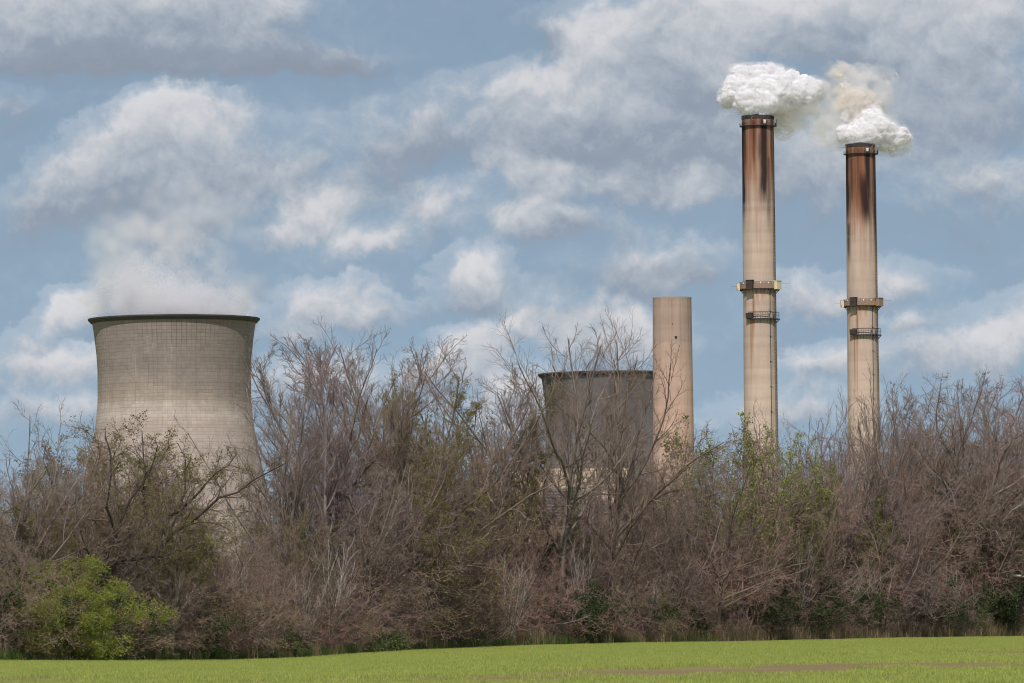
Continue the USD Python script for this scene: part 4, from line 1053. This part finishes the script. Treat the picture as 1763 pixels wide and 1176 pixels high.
# the small ones along the edge of the field
plant('small_tree', 'pale thin bare shrub standing out in front', 291, -1, 945, habit='shoots', seed=141, tint='pale', density=1.3)
plant('small_tree', 'dark branch leaning far to the left', 612, 1, 968, habit='leaning', seed=142, tint='dark', lean=(-1.25, -0.2), density=0.8)
plant('small_tree', 'dark gnarled little tree with a bent trunk', 722, 0.5, 930, habit='twisted', seed=143, tint='dark', density=0.8, lean=(0.1, 0))
plant('small_tree', 'low fan shaped bare tree', 1236, -0.5, 900, habit='fan', seed=2, tint='red', density=0.9)
plant('small_tree', 'little bare tree with light forked trunk', 950, 0.5, 965, habit='fan', seed=145, tint='grey', density=0.8)
plant('small_tree', 'grey bare shrub with horizontal tangled boughs', 1432, 1, 950, habit='fan', seed=146, tint='grey', density=0.9)
plant('small_tree', 'slim bare sapling with whitish stem', 430, 0, 960, habit='shoots', seed=147, tint='pale')


def bush(look, px, behind, py_top, half_px, tint, leaf, n, seed, size=0.13, name='bush'):
    x, Y, z = spot(px, behind); H = height_for(px, py_top, x, Y, z); w = half_px * Y / FPX
    t = thing(name, (x, Y, z))
    lv = skeleton('shrub', H, seed, density=0.8)
    k = w / max(np.percentile(np.abs(lv[-1][0][..., 0]), 97), 0.1)
    lv = [(p * [k, k, 1], r) for p, r in lv]
    rng = np.random.default_rng(seed)
    obj('stems', joined([tubes(*l, 3) for l in lv[:3]]), BARK[tint][1], t, smooth=True)
    P = lv[-1][0].reshape(-1, 3); P = P[P[:, 2] > 0.05]
    P = P[rng.integers(0, len(P), n)] + rng.normal(0, 0.16, (n, 3))
    cl = meshkit.fbm(P * 0.9, 3, seed); P = P[cl + rng.normal(0, 0.10, n) > 0.36]
    obj('leaves', quads(rng, P, size), LEAF[leaf], t)
    plants.append((t, look, px, 'bush', None))


bush('big rounded bush in fresh bright green leaf', 110, -1.5, 968, 125, 'brown', 'green', 60000, 201, 0.07)
bush('lower green bush beside the big bright one', 40, -1, 1010, 66, 'brown', 'green', 22000, 202, 0.075)
bush('dull green bush at the foot of the thicket', 640, -0.5, 1085, 52, 'brown', 'dull', 10200, 203, 0.09)
bush('small dull green bush', 480, 0, 1080, 42, 'brown', 'dull', 7140, 204, 0.09)
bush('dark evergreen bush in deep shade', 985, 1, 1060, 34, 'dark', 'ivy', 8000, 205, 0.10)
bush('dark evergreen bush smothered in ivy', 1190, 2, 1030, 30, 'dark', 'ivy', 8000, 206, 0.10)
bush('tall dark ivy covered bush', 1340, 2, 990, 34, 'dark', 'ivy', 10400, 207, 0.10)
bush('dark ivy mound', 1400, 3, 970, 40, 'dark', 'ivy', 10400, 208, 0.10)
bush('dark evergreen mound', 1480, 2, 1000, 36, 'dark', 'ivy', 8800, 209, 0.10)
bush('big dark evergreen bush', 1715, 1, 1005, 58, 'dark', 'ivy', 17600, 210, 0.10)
bush('olive green bush beside a dark one', 1680, -0.3, 1045, 22, 'brown', 'dull', 5950, 211, 0.09)
bush('dark ivy clad trunk stump', 262, 3, 985, 20, 'dark', 'ivy', 6720, 212, 0.10)
bush('dark bush under pale twigs', 330, 3, 1080, 42, 'dark', 'ivy', 7200, 213, 0.10)
bush('green leafed bush with dark foot', 190, 1, 1050, 46, 'brown', 'dull', 16000, 214, 0.08)
for k, (px, py, hw) in enumerate(((1010, 850, 24), (1320, 905, 30), (1355, 790, 34), (1505, 850, 26), (1525, 905, 24), (1680, 880, 34), (1735, 900, 22), (300, 880, 40), (1070, 1000, 20), (760, 700, 26))):
    plant('sapling', 'slim sapling in lime green leaf', px, (8, 3, 6, 5, 3, 5, 3, 7, 2, 9)[k], py, proto='lime_sapling', rz=1.3 * k, width=0.8 + 0.1 * (k % 4))

for k, px in enumerate((330, 398, 520, 562, 668, 792, 872, 905, 1010, 1062, 1120, 1168, 1300, 1372, 1502, 1545, 1590, 1640, 1745)):
    plant('sapling', 'pale stemmed bare sapling', px, (-0.2, 1.0, 0.3, 1.6)[k % 4], (1010, 965, 985, 930, 1000)[k % 5] - 0.012 * px, proto='shoots_pale', rz=1.9 * k, width=0.75 + 0.12 * (k % 4))

# the thicket: bare trees of middle height in several rows
TOP_PX = [-100, 0, 60, 130, 200, 330, 375, 440, 500, 580, 660, 740, 820, 880, 920, 1000, 1060, 1120, 1180, 1250, 1330, 1400, 1470, 1560, 1650, 1763, 1900]
TOP_PY = [790, 800, 810, 770, 770, 800, 880, 850, 800, 735, 740, 735, 755, 765, 800, 795, 785, 780, 765, 760, 765, 740, 755, 725, 705, 690, 690]
rng = np.random.default_rng(77)
KINDS = {
    'thicket_brown': ('thicket_tree', 'tangled brown bare tree'), 'thicket_red': ('thicket_tree', 'tangled reddish bare tree'), 'thicket_mauve': ('thicket_tree', 'tangled mauve grey bare tree'),
    'thicket_grey': ('thicket_tree', 'tangled pale grey bare tree'), 'thicket_olive': ('thicket_tree', 'tangled olive budding tree'), 'shoots_grey': ('thicket_tree', 'thin mauve shooted tree'),
    'shoots_brown': ('thicket_tree', 'thin brown shooted tree'), 'shoots_lime': ('thicket_tree', 'thin shooted tree in lime leaf'), 'twisted_brown': ('thicket_tree', 'crooked brown bare tree'), 'upright_grey': ('thicket_tree', 'straight grey bare tree'),
}


def kind_at(px):
    w = {'thicket_brown': 3.0, 'thicket_grey': 1.6, 'twisted_brown': 1.0, 'thicket_mauve': 1.2, 'shoots_brown': 1.0, 'thicket_olive': 0.5, 'thicket_red': 0.4, 'shoots_grey': 0.4}
    if px < 380: w.update(thicket_olive=3.0, twisted_brown=2.0, thicket_red=0.2, shoots_brown=0.3)
    if 380 < px < 640: w.update(thicket_mauve=2.2, thicket_grey=2.0)
    if 560 < px < 920: w.update(thicket_olive=2.2, thicket_brown=3.5)
    if 820 < px < 1280: w.update(thicket_red=4.5, thicket_brown=1.5)
    if 1180 < px < 1400: w.update(shoots_lime=1.5, thicket_olive=1.5)
    if px > 1330: w.update(shoots_grey=2.5, thicket_mauve=2.5, shoots_brown=1.5, thicket_red=1.5)
    ks = list(w); p = np.array([w[k] for k in ks]); return ks[rng.choice(len(ks), p=p / p.sum())]


for row, (behind, n, drop) in enumerate(((1.5, 26, 105), (5, 30, 62), (10, 32, 28), (17, 34, 0), (27, 34, -4))):
    for i in range(n):
        px = -60 + 1890 * (i + rng.uniform(0.1, 0.9)) / n
        top = float(np.interp(px, TOP_PX, TOP_PY)) + drop + rng.normal(0, 20)
        if 325 < px < 475: top = max(top, 880)
        if 915 < px < 965: top = max(top, 835)
        k = kind_at(px)
        if drop > 50 and k in ('shoots_grey', 'shoots_brown', 'shoots_lime'): k = 'thicket_red' if px > 800 else 'thicket_brown'
        plant(KINDS[k][0], KINDS[k][1], px, behind + rng.uniform(-1.0, 2.0), top, proto=k, rz=rng.uniform(0, 6.28), group='bare trees of the thicket', width=rng.uniform(0.9, 1.25))

# labels: the look and the landmark, and a count from the left where that is not enough
def zone(px): return next(z for a, b, z in ZONES if a <= px < b)


by = {}
for p in plants: by.setdefault((p[1], zone(p[2])), []).append(p)
for (look, z), L in by.items():
    L.sort(key=lambda p: p[2])
    for i, (t, _, px, cat, group) in enumerate(L):
        lab = f'{look} {z}' + ('' if len(L) == 1 else f', {WORD[i]} from left')
        if len(lab.replace(',', ' ').split()) > 16: print('LONG', lab)
        if sum(q[1] == look for q in plants) == 1 and len(lab.split()) > 16: lab = look
        tag(t, lab, cat, group)


# ------------------------------------------------------------------ undergrowth, weeds and crop
def scatter(name, protos, pos, which, rz, sc, label, kind='stuff'):
    pi = UsdGeom.PointInstancer.Define(stage, numbered('/World/' + name))
    root = pi.GetPath().AppendChild('models')
    UsdGeom.Scope.Define(stage, root)
    for i, parts in enumerate(protos):
        pp = root.AppendChild(f'model_{i}' if i else 'model')
        UsdGeom.Xform.Define(stage, pp)
        for j, (nm, m, mat) in enumerate(parts): usdkit.mesh(stage, pp.AppendChild(nm).pathString, m, mat)
        pi.GetPrototypesRel().AddTarget(pp)
    pi.CreateProtoIndicesAttr(Vt.IntArray.FromNumpy(np.asarray(which, np.int32)))
    pi.CreatePositionsAttr(Vt.Vec3fArray.FromNumpy(np.asarray(pos, np.float32)))
    q = np.zeros((len(pos), 4)); q[:, 0] = np.cos(np.asarray(rz) / 2); q[:, 3] = np.sin(np.asarray(rz) / 2)
    pi.CreateOrientationsAttr(Vt.QuathArray([Gf.Quath(float(a), 0.0, 0.0, float(b)) for a, b in q[:, [0, 3]]]))
    sc = np.asarray(sc, np.float32); sc = np.stack([sc, sc, sc], -1) if sc.ndim == 1 else sc
    pi.CreateScalesAttr(Vt.Vec3fArray.FromNumpy(sc.astype(np.float32)))
    tag(pi.GetPrim(), label, None, None, kind)
    return pi


def shrub_model(seed, tint, H=5.0, leaf=None, nleaf=0, size=0.12):
    lv = skeleton('shrub', H, seed)
    parts = [('stems', joined([tubes(*l, 3) for l in lv]), BARK[tint][1])]
    if leaf:
        r = np.random.default_rng(seed); P = lv[-1][0].reshape(-1, 3)
        parts.append(('leaves', quads(r, P[r.integers(0, len(P), nleaf)] + r.normal(0, 0.12, (nleaf, 3)), size), LEAF[leaf]))
    return parts


rng = np.random.default_rng(91)
models = [shrub_model(301, 'brown'), shrub_model(302, 'red'), shrub_model(303, 'mauve'), shrub_model(304, 'brown', leaf='olive', nleaf=2700, size=0.07), shrub_model(305, 'dark', leaf='ivy', nleaf=5500, size=0.095), shrub_model(306, 'red', 4.0)]
pos, which, sc = [], [], []
for row, (b0, n, h0, h1) in enumerate(((1.8, 85, 2.0, 4.2), (3.2, 85, 3.0, 5.2), (4.5, 80, 4.0, 6.5), (8, 80, 5.0, 7.5), (13, 80, 5.0, 8.0), (20, 70, 5, 8), (30, 60, 5, 8), (42, 60, 5, 9))):
    for i in range(n):
        px = -70 + 1910 * (i + rng.uniform(0, 1)) / n
        if row == 0 and (px < 225 or rng.uniform() < 0.25): continue
        x, Y, z = spot(px, b0 + rng.uniform(-0.5, 1.2) * (1 + row * 0.4))
        w = np.array([3, 3.5 if 800 < px < 1300 else 1.2, 1.5, 1.6 if px < 420 or 560 < px < 820 else 0.5, 1.1 if row < 4 and px > 1150 else 0.6 if row < 4 else 0.3, 1.5 if px > 700 else 0.4])
        which.append(rng.choice(6, p=w / w.sum())); pos.append((x, Y, z))
        h = rng.uniform(h0, h1); sc.append((h / 5 * rng.uniform(1.0, 1.5), h / 5 * rng.uniform(1.0, 1.5), h / 5))
scatter('undergrowth', models, pos, which, rng.uniform(0, 6.28, len(pos)), sc, 'dense tangle of bare brown undergrowth filling the wood below the trees')


def blades(rng, n, rad, h0, h1, w, lean=0.25, tip=0.12):
    a = rng.uniform(0, 6.28, n); r = rad * np.sqrt(rng.uniform(0, 1, n)); P = np.stack([r * np.cos(a), r * np.sin(a), 0 * a - 0.02], -1)
    h = rng.uniform(h0, h1, n); d = rng.uniform(0, 6.28, n); dx, dy = np.cos(d), np.sin(d)
    side = np.stack([-dy, dx, 0 * d], -1) * (w / 2)
    L = rng.normal(0, lean, n)
    mid = P + np.stack([dx * L * h * 0.4, dy * L * h * 0.4, h * 0.55], -1); top = P + np.stack([dx * L * h, dy * L * h, h], -1)
    V = np.stack([P - side, P + side, mid - side * 0.8, mid + side * 0.8, top], 1).reshape(-1, 3)
    i = np.arange(n)[:, None] * 5
    return trimesh.Trimesh(V, np.concatenate([i + [0, 1, 3], i + [0, 3, 2], i + [2, 3, 4]]), process=False)


CROP = leafy('crop_blades', (0.40, 0.46, 0.11), (0.52, 0.55, 0.15), 0.5, 0.12)
STRAW = leafy('dry_stalks', (0.22, 0.165, 0.10), (0.36, 0.28, 0.17), 0.2, 0.15)
WEED = leafy('weeds', (0.07, 0.12, 0.025), (0.13, 0.18, 0.04), 0.35, 0.2)
rng = np.random.default_rng(5)
crop_models = [[('blades', blades(np.random.default_rng(400 + k), 120, 0.8, 0.08, 0.2, 0.018, 0.6), CROP)] for k in range(4)]
pos = []
for Y in np.arange(168, 545, 1.0):
    half = Y * (PW / 2 + 60) / FPX
    n = int(2 * half / 0.95)
    x = np.linspace(-half, half, n) + rng.uniform(-0.5, 0.5, n); y = Y + rng.uniform(-0.5, 0.5, n)
    ok = (y < edge_y_at(x, y) - 1.6 + 1.6 * meshkit.noise(np.stack([x / 2.5, 0 * x, 0 * x], -1), 6)) & (rng.uniform(0, 1, n) > soil_at(x, y) * 1.3)
    pos.append(np.stack([x[ok], y[ok], ground_z(x[ok], y[ok])], -1))
pos = np.vstack(pos)
patch = meshkit.fbm(np.stack([pos[:, 0] / 7, pos[:, 1] / 16, 0 * pos[:, 0]], -1), 3, 8)
scatter('crop', crop_models, pos, rng.integers(0, 4, len(pos)), rng.uniform(0, 6.28, len(pos)), np.stack([np.ones(len(pos)), np.ones(len(pos)), 0.55 + 0.95 * patch + rng.normal(0, 0.08, len(pos))], -1), 'young bright green crop growing in rows across the field')
weed_models = [[('blades', blades(np.random.default_rng(420), 130, 0.8, 0.35, 1.0, 0.022, 0.35), WEED)], [('blades', blades(np.random.default_rng(421), 70, 0.7, 0.7, 1.9, 0.022, 0.35), STRAW)], [('blades', blades(np.random.default_rng(422), 100, 0.9, 0.4, 1.1, 0.026, 0.5), STRAW)]]
pos, which = [], []
for px in np.arange(-60, 1830, 2.2):
    for k in range(2):
        dry = 0.16 + 0.5 * float(sstep(px, 850, 1250)) * (0.4 + 1.2 * float(meshkit.noise(np.array([px / 60, 0, 0]), 4)))
        x, Y, z = spot(px + rng.uniform(-2, 2), rng.uniform(-2.6, 0.6) + 0.4 * k)
        pos.append((x, Y, z)); which.append(int(rng.choice(3, p=[1 - min(dry, 0.9), min(dry, 0.9) * 0.45, min(dry, 0.9) * 0.55])))
scatter('weeds', weed_models, pos, which, rng.uniform(0, 6.28, len(pos)), rng.uniform(0.6, 1.25, len(pos)), 'rough grass and dry stalks along the edge of the wood')
